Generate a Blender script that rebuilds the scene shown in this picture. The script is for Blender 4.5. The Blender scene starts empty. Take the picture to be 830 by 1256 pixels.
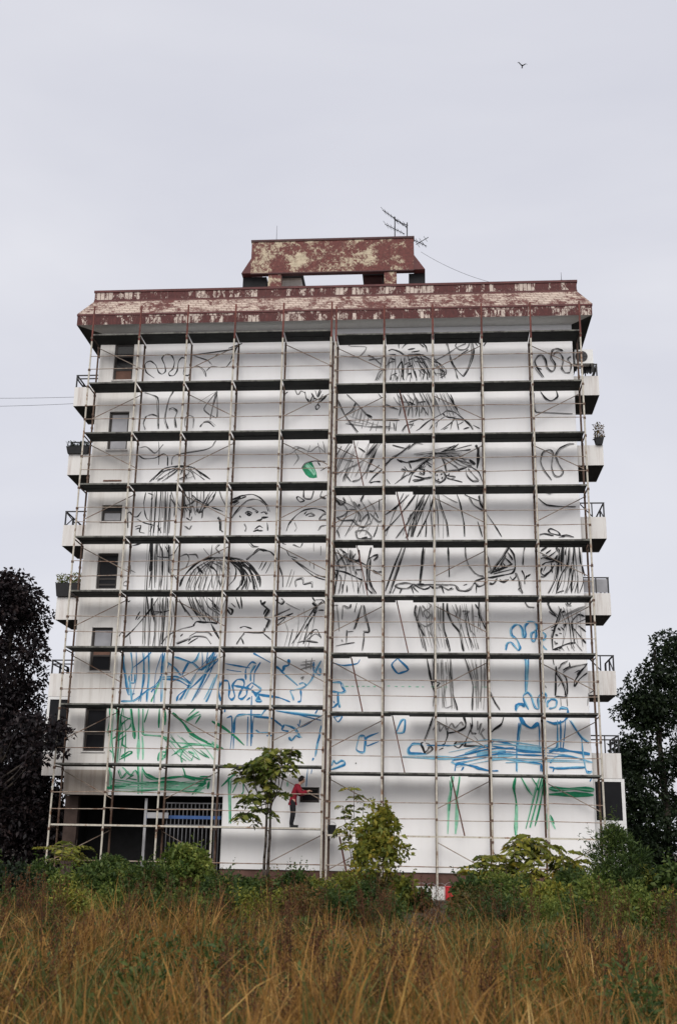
import bpy, bmesh, math, random
import numpy as np
from mathutils import Vector, Matrix
random.seed(7); rng = np.random.default_rng(7)
S = bpy.context.scene
col = S.collection

# ------------------------------------------------------------------ camera
F_PX, YAW, PITCH, ROLL = 1365.3, -0.0835, 0.2901, 0.0177      # fitted to the scaffold grid (photo 830 x 1256)
CAM = np.array([0.0, -37.909, 1.6])
def rot3(yaw, pitch, roll):
    cy, sy = math.cos(yaw), math.sin(yaw); cp, sp = math.cos(pitch), math.sin(pitch); cr, sr = math.cos(roll), math.sin(roll)
    Rz = np.array([[cy,-sy,0],[sy,cy,0],[0,0,1.]]); B = np.array([[1,0,0],[0,0,-1],[0,1,0.]])
    Rx = np.array([[1,0,0],[0,cp,sp],[0,-sp,cp]]); Rr = np.array([[cr,-sr,0],[sr,cr,0],[0,0,1.]])
    return Rr@Rx@B@Rz
RM = rot3(YAW, PITCH, ROLL)
def at(px, py, Y):
    """photo pixel -> the point on the vertical plane y = Y (metres)"""
    d = RM.T@np.array([(px-415)/F_PX, (py-628)/F_PX, 1.0]); t = (Y-CAM[1])/d[1]
    return Vector(CAM+t*d)
cam = bpy.data.cameras.new('camera'); co = bpy.data.objects.new('camera', cam); col.objects.link(co)
M = Matrix([[RM[0][i], -RM[1][i], -RM[2][i]] for i in range(3)]).to_4x4()
M.translation = Vector(CAM); co.matrix_world = M
cam.sensor_fit = 'VERTICAL'; cam.sensor_height = 36.0; cam.sensor_width = 36.0; cam.lens = F_PX/1256*36
cam.clip_start = 0.1; cam.clip_end = 3000
cam.dof.use_dof = True; cam.dof.focus_distance = 39.5; cam.dof.aperture_fstop = 2.2
S.camera = co

# ------------------------------------------------------------------ world, sun, exposure
SUN_EL, SUN_AZ, SUN_ANGLE = math.radians(40), math.radians(-3), math.radians(48)
w = bpy.data.worlds.new('World'); S.world = w; w.use_nodes = True
nt = w.node_tree; N = nt.nodes; Lk = nt.links; N.clear()
out = N.new('ShaderNodeOutputWorld'); bg = N.new('ShaderNodeBackground'); bg.inputs[1].default_value = 0.1
sky = N.new('ShaderNodeTexSky'); sky.sky_type = 'NISHITA'; sky.sun_disc = False
sky.sun_elevation = SUN_EL; sky.sun_rotation = math.pi+SUN_AZ; sky.dust_density = 4
tc = N.new('ShaderNodeTexCoord'); mp = N.new('ShaderNodeMapping'); mp.inputs['Scale'].default_value = (1, 1, 2.6)
nz = N.new('ShaderNodeTexNoise'); nz.inputs['Scale'].default_value = 1.5; nz.inputs['Detail'].default_value = 5; nz.inputs['Roughness'].default_value = .5
nz.inputs['Distortion'].default_value = .5
rp = N.new('ShaderNodeValToRGB'); rp.color_ramp.elements[0].position = .3; rp.color_ramp.elements[1].position = .72
rp.color_ramp.elements[0].color = (3.85, 3.9, 4.38, 1); rp.color_ramp.elements[1].color = (4.85, 4.86, 5.15, 1)
mx = N.new('ShaderNodeMix'); mx.data_type = 'RGBA'; mx.inputs[0].default_value = .94      # closed cloud cover over the clear sky
Lk.new(tc.outputs['Generated'], mp.inputs[0]); Lk.new(mp.outputs[0], nz.inputs['Vector']); Lk.new(nz.outputs[0], rp.inputs[0])
Lk.new(sky.outputs[0], mx.inputs[6]); Lk.new(rp.outputs[0], mx.inputs[7]); Lk.new(mx.outputs[2], bg.inputs[0]); Lk.new(bg.outputs[0], out.inputs[0])
sl = bpy.data.lights.new('sun', 'SUN'); sl.energy = 1.5; sl.angle = SUN_ANGLE; sl.color = (1, .965, .92)
so = bpy.data.objects.new('sun', sl); col.objects.link(so); so.location = (0, -60, 60)
sd = Vector((math.sin(SUN_AZ)*math.cos(SUN_EL), -math.cos(SUN_AZ)*math.cos(SUN_EL), math.sin(SUN_EL)))
so.rotation_euler = sd.to_track_quat('Z', 'Y').to_euler()
S.render.engine = 'CYCLES'
S.view_settings.view_transform = 'Standard'; S.view_settings.look = 'None'; S.view_settings.gamma = 1
S.view_settings.exposure = 0.76
S.render.resolution_x = 676; S.render.resolution_y = 1024

# ------------------------------------------------------------------ materials
def nodes(name):
    m = bpy.data.materials.new(name); m.use_nodes = True; t = m.node_tree
    return m, t, t.nodes['Principled BSDF']
def coords(t, scale=1, kind='Object'):
    c = t.nodes.new('ShaderNodeTexCoord'); p = t.nodes.new('ShaderNodeMapping')
    p.inputs['Scale'].default_value = scale if isinstance(scale, tuple) else (scale,)*3
    t.links.new(c.outputs[kind], p.inputs[0]); return p.outputs[0]
def noise(t, vec, sc, det=4, rough=.6, dist=0):
    n = t.nodes.new('ShaderNodeTexNoise'); n.inputs['Scale'].default_value = sc; n.inputs['Detail'].default_value = det
    n.inputs['Roughness'].default_value = rough; n.inputs['Distortion'].default_value = dist; t.links.new(vec, n.inputs['Vector']); return n.outputs[0]
def ramp(t, fac, stops):
    r = t.nodes.new('ShaderNodeValToRGB'); e = r.color_ramp.elements
    while len(e) < len(stops): e.new(.5)
    for k, (p, c) in enumerate(stops):
        e[k].position = p; e[k].color = (c if len(c) == 4 else (*c, 1)) if isinstance(c, tuple) else (c, c, c, 1)
    t.links.new(fac, r.inputs[0]); return r.outputs[0]
def mix(t, fac, a, b, mode='MIX'):
    m = t.nodes.new('ShaderNodeMix'); m.data_type = 'RGBA'; m.blend_type = mode
    for i, v in ((0, fac), (6, a), (7, b)):
        if hasattr(v, 'links') or isinstance(v, bpy.types.NodeSocket): t.links.new(v, m.inputs[i])
        elif i == 0: m.inputs[0].default_value = v
        else: m.inputs[i].default_value = (*v, 1) if len(v) == 3 else v
    return m.outputs[2]
def bump(t, b, h, strength=.4, dist=.02):
    n = t.nodes.new('ShaderNodeBump'); n.inputs['Strength'].default_value = strength; n.inputs['Distance'].default_value = dist
    t.links.new(h, n.inputs['Height']); t.links.new(n.outputs[0], b.inputs['Normal'])
def plain(name, c, rough=.7, var=.25, sc=3, metal=0, spec=.3):
    m, t, b = nodes(name); v = coords(t)
    n = noise(t, v, sc, 5, .65)
    c2 = tuple(x*(1-var) for x in c); c3 = tuple(min(1, x*(1+var*.4)) for x in c)
    t.links.new(ramp(t, n, [(.3, c2), (.7, c3)]), b.inputs['Base Color'])
    b.inputs['Roughness'].default_value = rough; b.inputs['Metallic'].default_value = metal; b.inputs['Specular IOR Level'].default_value = spec
    return m
def mat_wall(name, base, dirt, amount):
    m, t, b = nodes(name); v = coords(t, 1)
    big = noise(t, v, .35, 5, .6); streak = noise(t, coords(t, (3.2, 3.2, .22)), 1.6, 6, .7); fine = noise(t, v, 14, 4, .6)
    st = ramp(t, streak, [(.48, 0.), (.78, 1.)]); bg_ = ramp(t, big, [(.35, 0.), (.75, 1.)])
    f = mix(t, .5, st, bg_, 'MULTIPLY')
    mm = t.nodes.new('ShaderNodeMath'); mm.operation = 'MULTIPLY'; mm.inputs[1].default_value = amount; t.links.new(f, mm.inputs[0])
    c = mix(t, mm.outputs[0], base, dirt)
    t.links.new(c, b.inputs['Base Color']); b.inputs['Roughness'].default_value = .85; b.inputs['Specular IOR Level'].default_value = .2
    bump(t, b, fine, .15, .01); return m
def mat_peel(name, red, cream, lo, hi, bw, bh, mortar=.012, offset=.5, brick=.06, joint=.5, stretch=(1,1,1)):
    """old paint peeling off small courses: red paint, cream where it came away, thin dark joints"""
    m, t, b = nodes(name)
    c = t.nodes.new('ShaderNodeTexCoord'); s = t.nodes.new('ShaderNodeSeparateXYZ'); k = t.nodes.new('ShaderNodeCombineXYZ'); a = t.nodes.new('ShaderNodeMath'); a.operation = 'ADD'
    t.links.new(c.outputs['Object'], s.inputs[0]); t.links.new(s.outputs[0], a.inputs[0]); t.links.new(s.outputs[1], a.inputs[1])
    t.links.new(a.outputs[0], k.inputs[0]); t.links.new(s.outputs[2], k.inputs[1])
    br = t.nodes.new('ShaderNodeTexBrick'); br.inputs['Scale'].default_value = 1; br.inputs['Brick Width'].default_value = bw; br.inputs['Row Height'].default_value = bh
    br.inputs['Mortar Size'].default_value = mortar; br.offset = offset; br.inputs['Color1'].default_value = (0, 0, 0, 1); br.inputs['Color2'].default_value = (1, 1, 1, 1); br.inputs['Mortar'].default_value = (.5, .5, .5, 1)
    t.links.new(k.outputs[0], br.inputs['Vector'])
    v = coords(t, stretch); n1 = noise(t, v, 1.1, 6, .7, .4); n2 = noise(t, v, 6.5, 6, .8, .9)
    h = mix(t, .45, n1, n2); h2 = mix(t, brick, h, br.outputs['Color'])
    f = ramp(t, h2, [(lo, 0.), (hi, 1.)])
    dark = tuple(x*.55 for x in red); cr2 = tuple(x*.72 for x in cream)
    rc = ramp(t, noise(t, v, 9, 4), [(.35, dark), (.7, red)]); cc = ramp(t, noise(t, v, 4, 5), [(.3, cr2), (.7, cream)])
    cx = mix(t, f, rc, cc); jm = t.nodes.new('ShaderNodeMath'); jm.operation = 'MULTIPLY'; jm.inputs[1].default_value = joint; t.links.new(br.outputs['Fac'], jm.inputs[0])
    cj = mix(t, jm.outputs[0], cx, tuple(x*.6 for x in red))
    t.links.new(cj, b.inputs['Base Color']); b.inputs['Roughness'].default_value = .8
    bump(t, b, h2, .5, .02); return m
def mat_rusty(name, paint, rust, lo=.5, hi=.6):
    m, t, b = nodes(name); v = coords(t, 1, 'Object')
    g = t.nodes.new('ShaderNodeNewGeometry')
    p = t.nodes.new('ShaderNodeMapping'); p.inputs['Scale'].default_value = (1.0, 1.0, .8); t.links.new(g.outputs['Position'], p.inputs[0])
    n = noise(t, p.outputs[0], 2.3, 6, .75); f = ramp(t, n, [(lo, 0.), (hi, 1.)])
    n2 = noise(t, p.outputs[0], 11, 3); pc = ramp(t, n2, [(.3, tuple(x*.7 for x in paint)), (.7, paint)]); rc = ramp(t, n2, [(.3, tuple(x*.5 for x in rust)), (.7, rust)])
    t.links.new(mix(t, f, pc, rc), b.inputs['Base Color']); b.inputs['Roughness'].default_value = .6; b.inputs['Specular IOR Level'].default_value = .3
    return m
def mat_leaf(name, stops, trans=.3, rough=.55):
    m, t, b = nodes(name); g = t.nodes.new('ShaderNodeNewGeometry')
    n = noise(t, coords(t, 1), 1.3, 3, .6)
    a = t.nodes.new('ShaderNodeMath'); a.operation = 'MULTIPLY_ADD'; a.inputs[1].default_value = .55; t.links.new(g.outputs['Random Per Island'], a.inputs[0])
    s = t.nodes.new('ShaderNodeMath'); s.operation = 'MULTIPLY_ADD'; s.inputs[1].default_value = 1.2; s.inputs[2].default_value = -.38; t.links.new(n, s.inputs[0]); t.links.new(s.outputs[0], a.inputs[2])
    c = ramp(t, a.outputs[0], stops)
    t.links.new(c, b.inputs['Base Color']); b.inputs['Roughness'].default_value = rough; b.inputs['Specular IOR Level'].default_value = .25
    tr = t.nodes.new('ShaderNodeBsdfTranslucent'); t.links.new(c, tr.inputs[0]); ms = t.nodes.new('ShaderNodeMixShader'); ms.inputs[0].default_value = trans
    o = t.nodes['Material Output']; t.links.new(b.outputs[0], ms.inputs[1]); t.links.new(tr.outputs[0], ms.inputs[2]); t.links.new(ms.outputs[0], o.inputs[0])
    return m
def mat_glass(name, tint, rough=.06, spec=.3):
    m, t, b = nodes(name); n = noise(t, coords(t, 1), .9, 3)
    t.links.new(ramp(t, n, [(.35, tuple(x*.6 for x in tint)), (.65, tint)]), b.inputs['Base Color']); b.inputs['Roughness'].default_value = rough
    b.inputs['Specular IOR Level'].default_value = spec; return m

MT = dict(
 mural_white=mat_wall('white_facade_paint', (.84,.835,.83), (.70,.67,.63), .28),
 old_white=mat_wall('old_render', (.70,.68,.645), (.40,.36,.31), .75),
 stained=mat_wall('stained_render', (.40,.355,.31), (.16,.12,.09), 1.0),
 balcony=mat_wall('balcony_render', (.66,.645,.62), (.30,.22,.18), .95),
 soffit=mat_wall('soffit_paint', (.70,.69,.66), (.5,.47,.42), .6),
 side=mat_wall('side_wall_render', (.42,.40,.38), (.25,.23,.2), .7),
 plinth=plain('plinth_brown', (.13,.07,.055), .85, .4, 2),
 slope=mat_peel('peeling_slope', (.14,.042,.034), (.56,.46,.38), .455, .525, .30, .11, .02, brick=.05, joint=.6),
 fascia=mat_peel('peeling_fascia', (.10,.024,.021), (.58,.49,.42), .525, .555, .16, .5, .016, brick=.10, joint=.6, stretch=(1.5,1.5,.75)),
 pent=mat_peel('peeling_penthouse', (.15,.042,.034), (.52,.44,.31), .50, .56, .5, .2, .012, brick=.03, joint=.25),
 red=plain('dark_red_paint', (.095,.024,.022), .6, .4, 2.5),
 darkred=plain('dark_red_edge', (.055,.016,.016), .6, .4, 2.5),
 frame=plain('dark_window_frame', (.035,.028,.025), .5, .3), frame_white=plain('white_window_frame', (.7,.7,.69), .5, .15),
 brownbox=plain('brown_shutter_box', (.16,.085,.06), .7, .3), shutter=plain('grey_shutter', (.42,.42,.43), .6, .15),
 glass=mat_glass('window_glass', (.014,.014,.016), .2, .12), pale_pane=mat_glass('pale_glass', (.36,.36,.38), .3), underside=plain('underside_painted_shade', (.05,.05,.048), .9, .4, 1.5),  # underside: shade painted into the colour of balcony undersides and side soffits
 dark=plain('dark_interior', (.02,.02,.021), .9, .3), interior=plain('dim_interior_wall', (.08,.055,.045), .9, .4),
 metal_dark=plain('dark_metal', (.03,.03,.032), .5, .3), metal=plain('grey_metal', (.35,.35,.36), .4, .3, 3, .6),
 tube=mat_rusty('scaffold_tube', (.56,.52,.44), (.26,.13,.065), .54, .64),
 tube_old=mat_rusty('scaffold_tube_rusty', (.15,.10,.07), (.085,.04,.025), .42, .6),
 tube_red=mat_rusty('scaffold_tube_primer', (.20,.06,.045), (.12,.035,.025), .4, .6),
 rail=mat_rusty('guard_rail_tube', (.40,.33,.27), (.25,.14,.09), .45, .6),
 deck=plain('dark_deck', (.026,.029,.028), .8, .45, 2), deck_edge=mat_rusty('deck_edge', (.15,.15,.13), (.05,.045,.04), .45, .6),
 wood=plain('pale_plywood', (.55,.48,.39), .8, .3, 4), ladder=plain('rusty_ladder', (.15,.06,.045), .6, .4),
 black=plain('black_plastic', (.015,.015,.016), .45, .3), white_plastic=plain('white_plastic', (.68,.68,.66), .4, .12),
 jacket=plain('red_jacket', (.21,.007,.02), .8, .3, 8), trousers=plain('black_trousers', (.012,.012,.015), .85, .3, 8), skin=plain('skin', (.46,.27,.2), .55, .1), hair=plain('dark_hair', (.02,.014,.012), .6, .3),
 bluepaint=plain('blue_sign', (.05,.12,.32), .5, .3), soil=None, grille=plain('grille_paint', (.16,.16,.17), .6, .4))

# ------------------------------------------------------------------ mesh helpers
class MB:
    def __init__(s): s.v = []; s.f = []
    def quad(s, *p):
        b = len(s.v); s.v += [tuple(x) for x in p]; s.f.append(tuple(range(b, b+len(p))))
    def box(s, x0, x1, y0, y1, z0, z1):
        b = len(s.v); s.v += [(x, y, z) for z in (z0, z1) for y in (y0, y1) for x in (x0, x1)]
        s.f += [tuple(b+i for i in q) for q in ((0,2,3,1), (4,5,7,6), (0,1,5,4), (2,6,7,3), (0,4,6,2), (1,3,7,5))]; return s
    def tube(s, p, q, r, n=8, r2=None, caps=True):
        p = Vector(p); q = Vector(q); r2 = r if r2 is None else r2; d = (q-p).normalized()
        u = d.orthogonal().normalized(); w_ = d.cross(u); b = len(s.v)
        for c, rr in ((p, r), (q, r2)):
            s.v += [tuple(c+(u*math.cos(2*math.pi*k/n)+w_*math.sin(2*math.pi*k/n))*rr) for k in range(n)]
        s.f += [(b+k, b+(k+1) % n, b+n+(k+1) % n, b+n+k) for k in range(n)]
        if caps: s.f += [tuple(b+k for k in reversed(range(n))), tuple(b+n+k for k in range(n))]
        return s
    def poly(s, pts, r, n=6, r2=None):
        r2 = r if r2 is None else r2; m = len(pts)-1
        for i in range(m): s.tube(pts[i], pts[i+1], r+(r2-r)*i/m, n, r+(r2-r)*(i+1)/m)
        return s
    def mesh(s, name):
        me = bpy.data.meshes.new(name); me.from_pydata(s.v, [], s.f); me.update(); return me
    def build(s, name, mat, parent=None, smooth=False):
        return link(name, s.mesh(name), mat, parent, smooth)
def link(name, me, mat, parent=None, smooth=False):
    if mat is not None and not me.materials: me.materials.append(MT[mat] if isinstance(mat, str) else mat)
    o = bpy.data.objects.new(name, me); col.objects.link(o)
    if parent is not None:
        o.parent = parent; o.matrix_parent_inverse = Matrix.Translation(-parent.location) if parent.type == 'EMPTY' else Matrix()
    if smooth: me.polygons.foreach_set('use_smooth', [True]*len(me.polygons))
    return o
def fast_mesh(name, V, Fq):
    """V (n,3); Fq (m,k) faces all of k corners"""
    me = bpy.data.meshes.new(name); V = np.asarray(V, np.float32); Fq = np.asarray(Fq, np.int32); k = Fq.shape[1]
    me.vertices.add(len(V)); me.vertices.foreach_set('co', V.ravel()); me.loops.add(Fq.size); me.loops.foreach_set('vertex_index', Fq.ravel())
    me.polygons.add(len(Fq)); me.polygons.foreach_set('loop_start', np.arange(0, Fq.size, k, dtype=np.int32)); me.update(calc_edges=True); return me
def tag(o, label=None, cat=None, group=None, kind=None):
    for k, v in (('label', label), ('category', cat), ('group', group), ('kind', kind)):
        if v: o[k] = v
    return o
def empty(name, loc, label, cat, group=None):
    o = bpy.data.objects.new(name, None); col.objects.link(o); o.location = loc; o.empty_display_size = .2
    return tag(o, label, cat, group)

# ------------------------------------------------------------------ ground
m, t, b = nodes('field_soil'); v = coords(t)
t.links.new(ramp(t, noise(t, v, .6, 6, .7), [(.3, (.020,.014,.008)), (.55, (.045,.030,.014)), (.75, (.030,.032,.012))]), b.inputs['Base Color']); b.inputs['Roughness'].default_value = .95
bump(t, b, noise(t, v, 5, 5), .8, .1); MT['soil'] = m
nx, ny = 90, 90
gx = np.concatenate([np.linspace(-400, -40, 20), np.linspace(-36, 36, 50), np.linspace(40, 400, 20)]); gy = np.concatenate([np.linspace(-60, 40, 60), np.linspace(50, 500, 30)])
GX, GY = np.meshgrid(gx, gy); GZ = .05*np.sin(GX*.9+GY*.4)+.04*np.sin(GY*1.3-GX*.3)-.06
V = np.stack([GX.ravel(), GY.ravel(), GZ.ravel()], 1); idx = np.arange(len(V)).reshape(GX.shape)
Fq = np.stack([idx[:-1,:-1], idx[:-1,1:], idx[1:,1:], idx[1:,:-1]], -1).reshape(-1, 4)
tag(link('ground', fast_mesh('ground', V, Fq), 'soil', smooth=True), kind='structure')

# ------------------------------------------------------------------ the apartment building
YF = 1.2; XL, XR = -12.73, 5.48; YB = 12.5
bld = empty('apartment_building', ((XL+XR)/2, YF, 0), 'white apartment block with red peeling roof edge and unfinished mural behind scaffolding', 'building')
def zz(px, py, Y): return at(px, py, Y).z
YE = .42; XEL, XER = -13.5, 6.16                     # eave line
ze1 = (zz(94.5, 388, YE)+zz(725, 372.5, YE))/2      # top of lower fascia
ze0 = (zz(93.3, 400, YE)+zz(725, 385, YE))/2        # its bottom
SB = .46; YT = YE+SB
zt0 = (zz(117.5, 371.5, YT)+zz(705, 355.5, YT))/2; zt1 = (zz(118, 359.5, YT)+zz(706, 342.5, YT))/2
z_plinth = zz(400, 1068, YF)
z_open_top = zz(170, 975.5, YF); x_open_l = at(80, 1010, YF).x; x_open_r = at(271.5, 1020, YF).x
def rect(x0, y0, x1, y1):      # the two pixels are the upper left and lower right corners on the facade
    a = at(x0, y0, YF); c = at(x1, y1, YF); xa = at(x0, (y0+y1)/2, YF).x
    return a, c
wins = []
for (xt, yt, xb, yb, wpx) in ((139.5,421,160.5,466,23), (133.5,505,154,551.5,23.5), (125.6,619.5,149,639.5,24), (121.5,678.5,143,722.5,24.3), (114,769.5,136,823,24.7), (108.5,868,129,921.5,25)):
    a = at(xt, yt, YF); c = at(xb, yb, YF); wins.append((a.x, c.x+.0, c.z, a.z))
xw0 = sum(q[0] for q in wins)/6; xw1 = sum(q[1] for q in wins)/6
wins = [(xw0, xw1, q[2], q[3]) for q in wins]
sw = (at(367.5, 975, YF).x, at(391.5, 975, YF).x, zz(379, 984.3, YF), zz(379, 965.5, YF))
x_mural = xw1+.12+.16
def wall_with_openings(x0, x1, z0, z1, holes, y0, y1):
    xs = sorted({x0, x1, *[h[0] for h in holes], *[h[1] for h in holes]}); zs = sorted({z0, z1, *[h[2] for h in holes], *[h[3] for h in holes]})
    xs = [x for x in xs if x0 <= x <= x1]; zs = [z for z in zs if z0 <= z <= z1]; b = MB()
    for i in range(len(xs)-1):
        for j in range(len(zs)-1):
            cx, cz = (xs[i]+xs[i+1])/2, (zs[j]+zs[j+1])/2
            if any(h[0] < cx < h[1] and h[2] < cz < h[3] for h in holes): continue
            b.quad((xs[i],y0,zs[j]), (xs[i+1],y0,zs[j]), (xs[i+1],y0,zs[j+1]), (xs[i],y0,zs[j+1]))
    for h in holes:
        a, c, d, e = h
        b.quad((a,y0,d), (a,y0,e), (a,y1,e), (a,y1,d)); b.quad((c,y0,d), (c,y1,d), (c,y1,e), (c,y0,e))
        b.quad((a,y0,e), (c,y0,e), (c,y1,e), (a,y1,e)); b.quad((a,y0,d), (a,y1,d), (c,y1,d), (c,y0,d))
    return b
z_wt = ze0+.02
z_st = zz(100, 944, YF)                             # stained band under the lowest window
wall_with_openings(XL, x_mural, z_st, z_wt, wins, YF, YF+.28).build('facade_wall', 'old_white', bld)
wall_with_openings(XL, x_mural, z_open_top, z_st, [], YF, YF+.28).build('facade_wall', 'stained', bld)
b = wall_with_openings(x_mural, XR, z_open_top, z_wt, [], YF, YF+.28)
b.f = []; b.v = []
xs = [x_mural, x_open_r, sw[0], sw[1], XR]
for (x0, x1, z0, z1) in ((x_mural, x_open_r, z_open_top, z_wt), (x_open_r, sw[0], z_plinth, z_wt), (sw[0], sw[1], sw[3], z_wt), (sw[0], sw[1], z_plinth, sw[2]), (sw[1], XR, z_plinth, z_wt)):
    b.quad((x0,YF,z0), (x1,YF,z0), (x1,YF,z1), (x0,YF,z1))
a_, c_, d_, e_ = sw; y1 = YF+.28
b.quad((a_,YF,d_), (a_,YF,e_), (a_,y1,e_), (a_,y1,d_)); b.quad((c_,YF,d_), (c_,y1,d_), (c_,y1,e_), (c_,YF,e_)); b.quad((a_,YF,e_), (c_,YF,e_), (c_,y1,e_), (a_,y1,e_)); b.quad((a_,YF,d_), (a_,y1,d_), (c_,y1,d_), (c_,YF,d_))
b.quad((x_open_r,YF,z_plinth), (x_open_r,YF,z_open_top), (x_open_r,y1,z_open_top), (x_open_r,y1,z_plinth)); b.quad((XL,YF,z_open_top), (x_open_r,YF,z_open_top), (x_open_r,y1,z_open_top), (XL,y1,z_open_top))
wall = b.build('painted_facade_wall', 'mural_white', bld)
# core, plinth, ground-floor room behind the open front
core = MB()
core.quad((XL,YF,z_open_top), (XL,YF,z_wt+.6), (XL,YB,z_wt+.6), (XL,YB,z_open_top)); core.quad((XR,YF,0), (XR,YB,0), (XR,YB,z_wt+.6), (XR,YF,z_wt+.6))
core.quad((XL,YB,0), (XL,YB,z_wt+.6), (XR,YB,z_wt+.6), (XR,YB,0)); core.quad((XL,YF+2,0), (XL,YF+2,z_open_top), (XL,YB,z_open_top), (XL,YB,0))
core.build('side_wall', 'side', bld)
MB().box(x_open_r, XR-.03, YF+.06, YF+.5, -.15, z_plinth-.003).build('plinth', 'plinth', bld)
rm = MB(); xr = x_open_r+.02
rm.quad((XL,YF+3.2,-.1), (xr,YF+3.2,-.1), (xr,YF+3.2,z_open_top-.004), (XL,YF+3.2,z_open_top-.004)); rm.quad((xr,YF+.3,-.1), (xr,YF+3.2,-.1), (xr,YF+3.2,z_open_top-.004), (xr,YF+.3,z_open_top-.004))
rm.quad((XL,YF+.29,z_open_top-.004), (xr,YF+.29,z_open_top-.004), (xr,YF+3.2,z_open_top-.004), (XL,YF+3.2,z_open_top-.004)); rm.quad((XL+.002,YF+1,-.1), (XL+.002,YF+3.2,-.1), (XL+.002,YF+3.2,z_open_top), (XL+.002,YF+1,z_open_top))
rm.build('ground_floor_room', 'dark', bld)
MB().box(at(80,1000,2.0).x, at(96,1000,2.0).x, YF+.7, YF+1.0, -.1, z_open_top-.006).build('pillar', 'interior', bld)
xp = at(176, 1000, YF+.2).x
MB().box(xp, xp+.09, YF+.3, YF+.39, -.1, zz(176, 979, YF+.3)).build('door_post', 'shutter', bld)
gr = MB().box(at(180,1000,YF+.3).x, x_open_r-.1, YF+.3, YF+.34, zz(200,1004,YF+.3), zz(200,1000,YF+.3)); g = gr.build('blue_grille_rail', 'bluepaint', bld)
for k in range(14):
    x = at(205+4.9*k, 1000, YF+.3).x
    MB().box(x-.015, x+.015, YF+.305, YF+.335, -.1, zz(220,985,YF+.3)).build('grille_bar', 'grille', bld)
for y in (985, 992, 1012): MB().box(at(203,1000,YF+.3).x, x_open_r-.06, YF+.296, YF+.345, zz(220,y+.7,YF+.3), zz(220,y-.7,YF+.3)).build('grille_bar', 'grille', bld)
MB().box(at(181,1000,YF+.25).x, at(207,1000,YF+.25).x, YF+.2, YF+.25, zz(190,1003.5,YF+.25), zz(190,996.5,YF+.25)).build('sign_board', 'shutter', bld)
# windows of the facade strip
def window(x0, x1, z0, z1, y, split=(), fm='frame', panes=('glass',), fw=.075, sill=True):
    f = MB(); d0, d1 = y, y+.06
    f.box(x0, x0+fw, d0, d1, z0, z1); f.box(x1-fw, x1, d0, d1, z0, z1); f.box(x0+fw, x1-fw, d0+.002, d1, z0, z0+fw); f.box(x0+fw, x1-fw, d0+.002, d1, z1-fw, z1)
    cuts = [z0+fw]+[z0+(z1-z0)*s for s in split]+[z1-fw]
    for s in cuts[1:-1]: f.box(x0+fw, x1-fw, d0+.002, d1, s-.03, s+.03)
    o = f.build('window', fm, bld)
    for k in range(len(cuts)-1):
        mt = panes[min(k, len(panes)-1)]
        MB().box(x0+fw, x1-fw, y+.025, y+.035, cuts[k]+.03*(k > 0), cuts[k+1]-.03*(k < len(cuts)-2)).build('pane' if mt != 'shutter' else 'shutter', mt, o)
    if sill: MB().box(x0-.04, x1+.04, YF-.05, y+.02, z0-.045, z0-.001).build('sill', 'balcony', o)
    return o
ws = [dict(split=(.3,.66), panes=('brownbox','glass','glass')), dict(split=(.3,), panes=('pale_pane','pale_pane')), dict(split=(.62,), panes=('shutter','glass')), dict(split=(.33,.2), panes=('glass',)), dict(split=(.36,.5), panes=('glass','brownbox','pale_pane')), dict(split=(.4,), panes=('glass','glass'))]  # some panes and the balcony glass share one pale grey tint
ws[3]['split'] = (.14,.3)
for q, kw in zip(wins, ws): window(q[0]+.003, q[1]-.003, q[2]+.003, q[3]-.003, YF+.12, **kw)
lt = at(127, 589.5, YF); MB().box(lt.x, lt.x+.7, YF-.02, YF+.05, lt.z-.04, lt.z+.02).build('lintel', 'brownbox', bld)
window(sw[0]+.003, sw[1]-.003, sw[2]+.003, sw[3]-.003, YF+.14, sill=False)
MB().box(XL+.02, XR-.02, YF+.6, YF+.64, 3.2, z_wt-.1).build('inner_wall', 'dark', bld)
# eave: soffit, lower fascia, slope, upper fascia, coping
sb = MB(); SD = 1
def ring(y0, xl0, xr0, za, y1, xl1, xr1, zb, name, mat):
    """one band of the roof edge running round the front and both sides"""
    m_ = MB(); yb = YB+.6
    m_.quad((xl0,y0,za), (xr0,y0,za), (xr1,y1,zb), (xl1,y1,zb)); m_.quad((xl0,yb,za), (xl0,y0,za), (xl1,y1,zb), (xl1,yb,zb)); m_.quad((xr0,y0,za), (xr0,yb,za), (xr1,yb,zb), (xr1,y1,zb))
    return m_.build(name, mat, bld)
sf = MB(); sf.quad((XEL,YE,ze0), (XL,YF-.001,ze0), (XR,YF-.001,ze0), (XER,YE,ze0)); sf.build('soffit', 'soffit', bld)
for xa, xb_ in ((XEL, XL), (XER, XR)):
    sf = MB(); sf.quad((xa,YE,ze0), (xb_,YF-.001,ze0), (xb_,YB+.6,ze0), (xa,YB+.6,ze0)); sf.build('side_soffit', 'underside', bld)  # side soffits coloured near-black to stand in for their shade
ring(YE, XEL, XER, ze0, YE, XEL, XER, ze1, 'lower_fascia', 'fascia')
xtl, xtr = XEL+SB, XER-SB
ring(YE-.02, XEL-.02, XER+.02, ze1-.035, YE-.02, XEL-.02, XER+.02, ze1+.045, 'edge_trim', 'red')
ring(YE-.018, XEL-.018, XER+.018, ze1+.043, YT, xtl, xtr, zt0, 'roof_slope', 'slope')
ring(YT-.015, xtl-.015, xtr+.015, zt0-.04, YT-.015, xtl-.015, xtr+.015, zt0+.05, 'edge_trim', 'red')
ring(YT, xtl, xtr, zt0, YT, xtl, xtr, zt1, 'upper_fascia', 'fascia')
MB().box(xtl-.03, xtr+.03, YT-.03, YT+.25, zt1-.06, zt1+.03).build('coping', 'red', bld)
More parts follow.
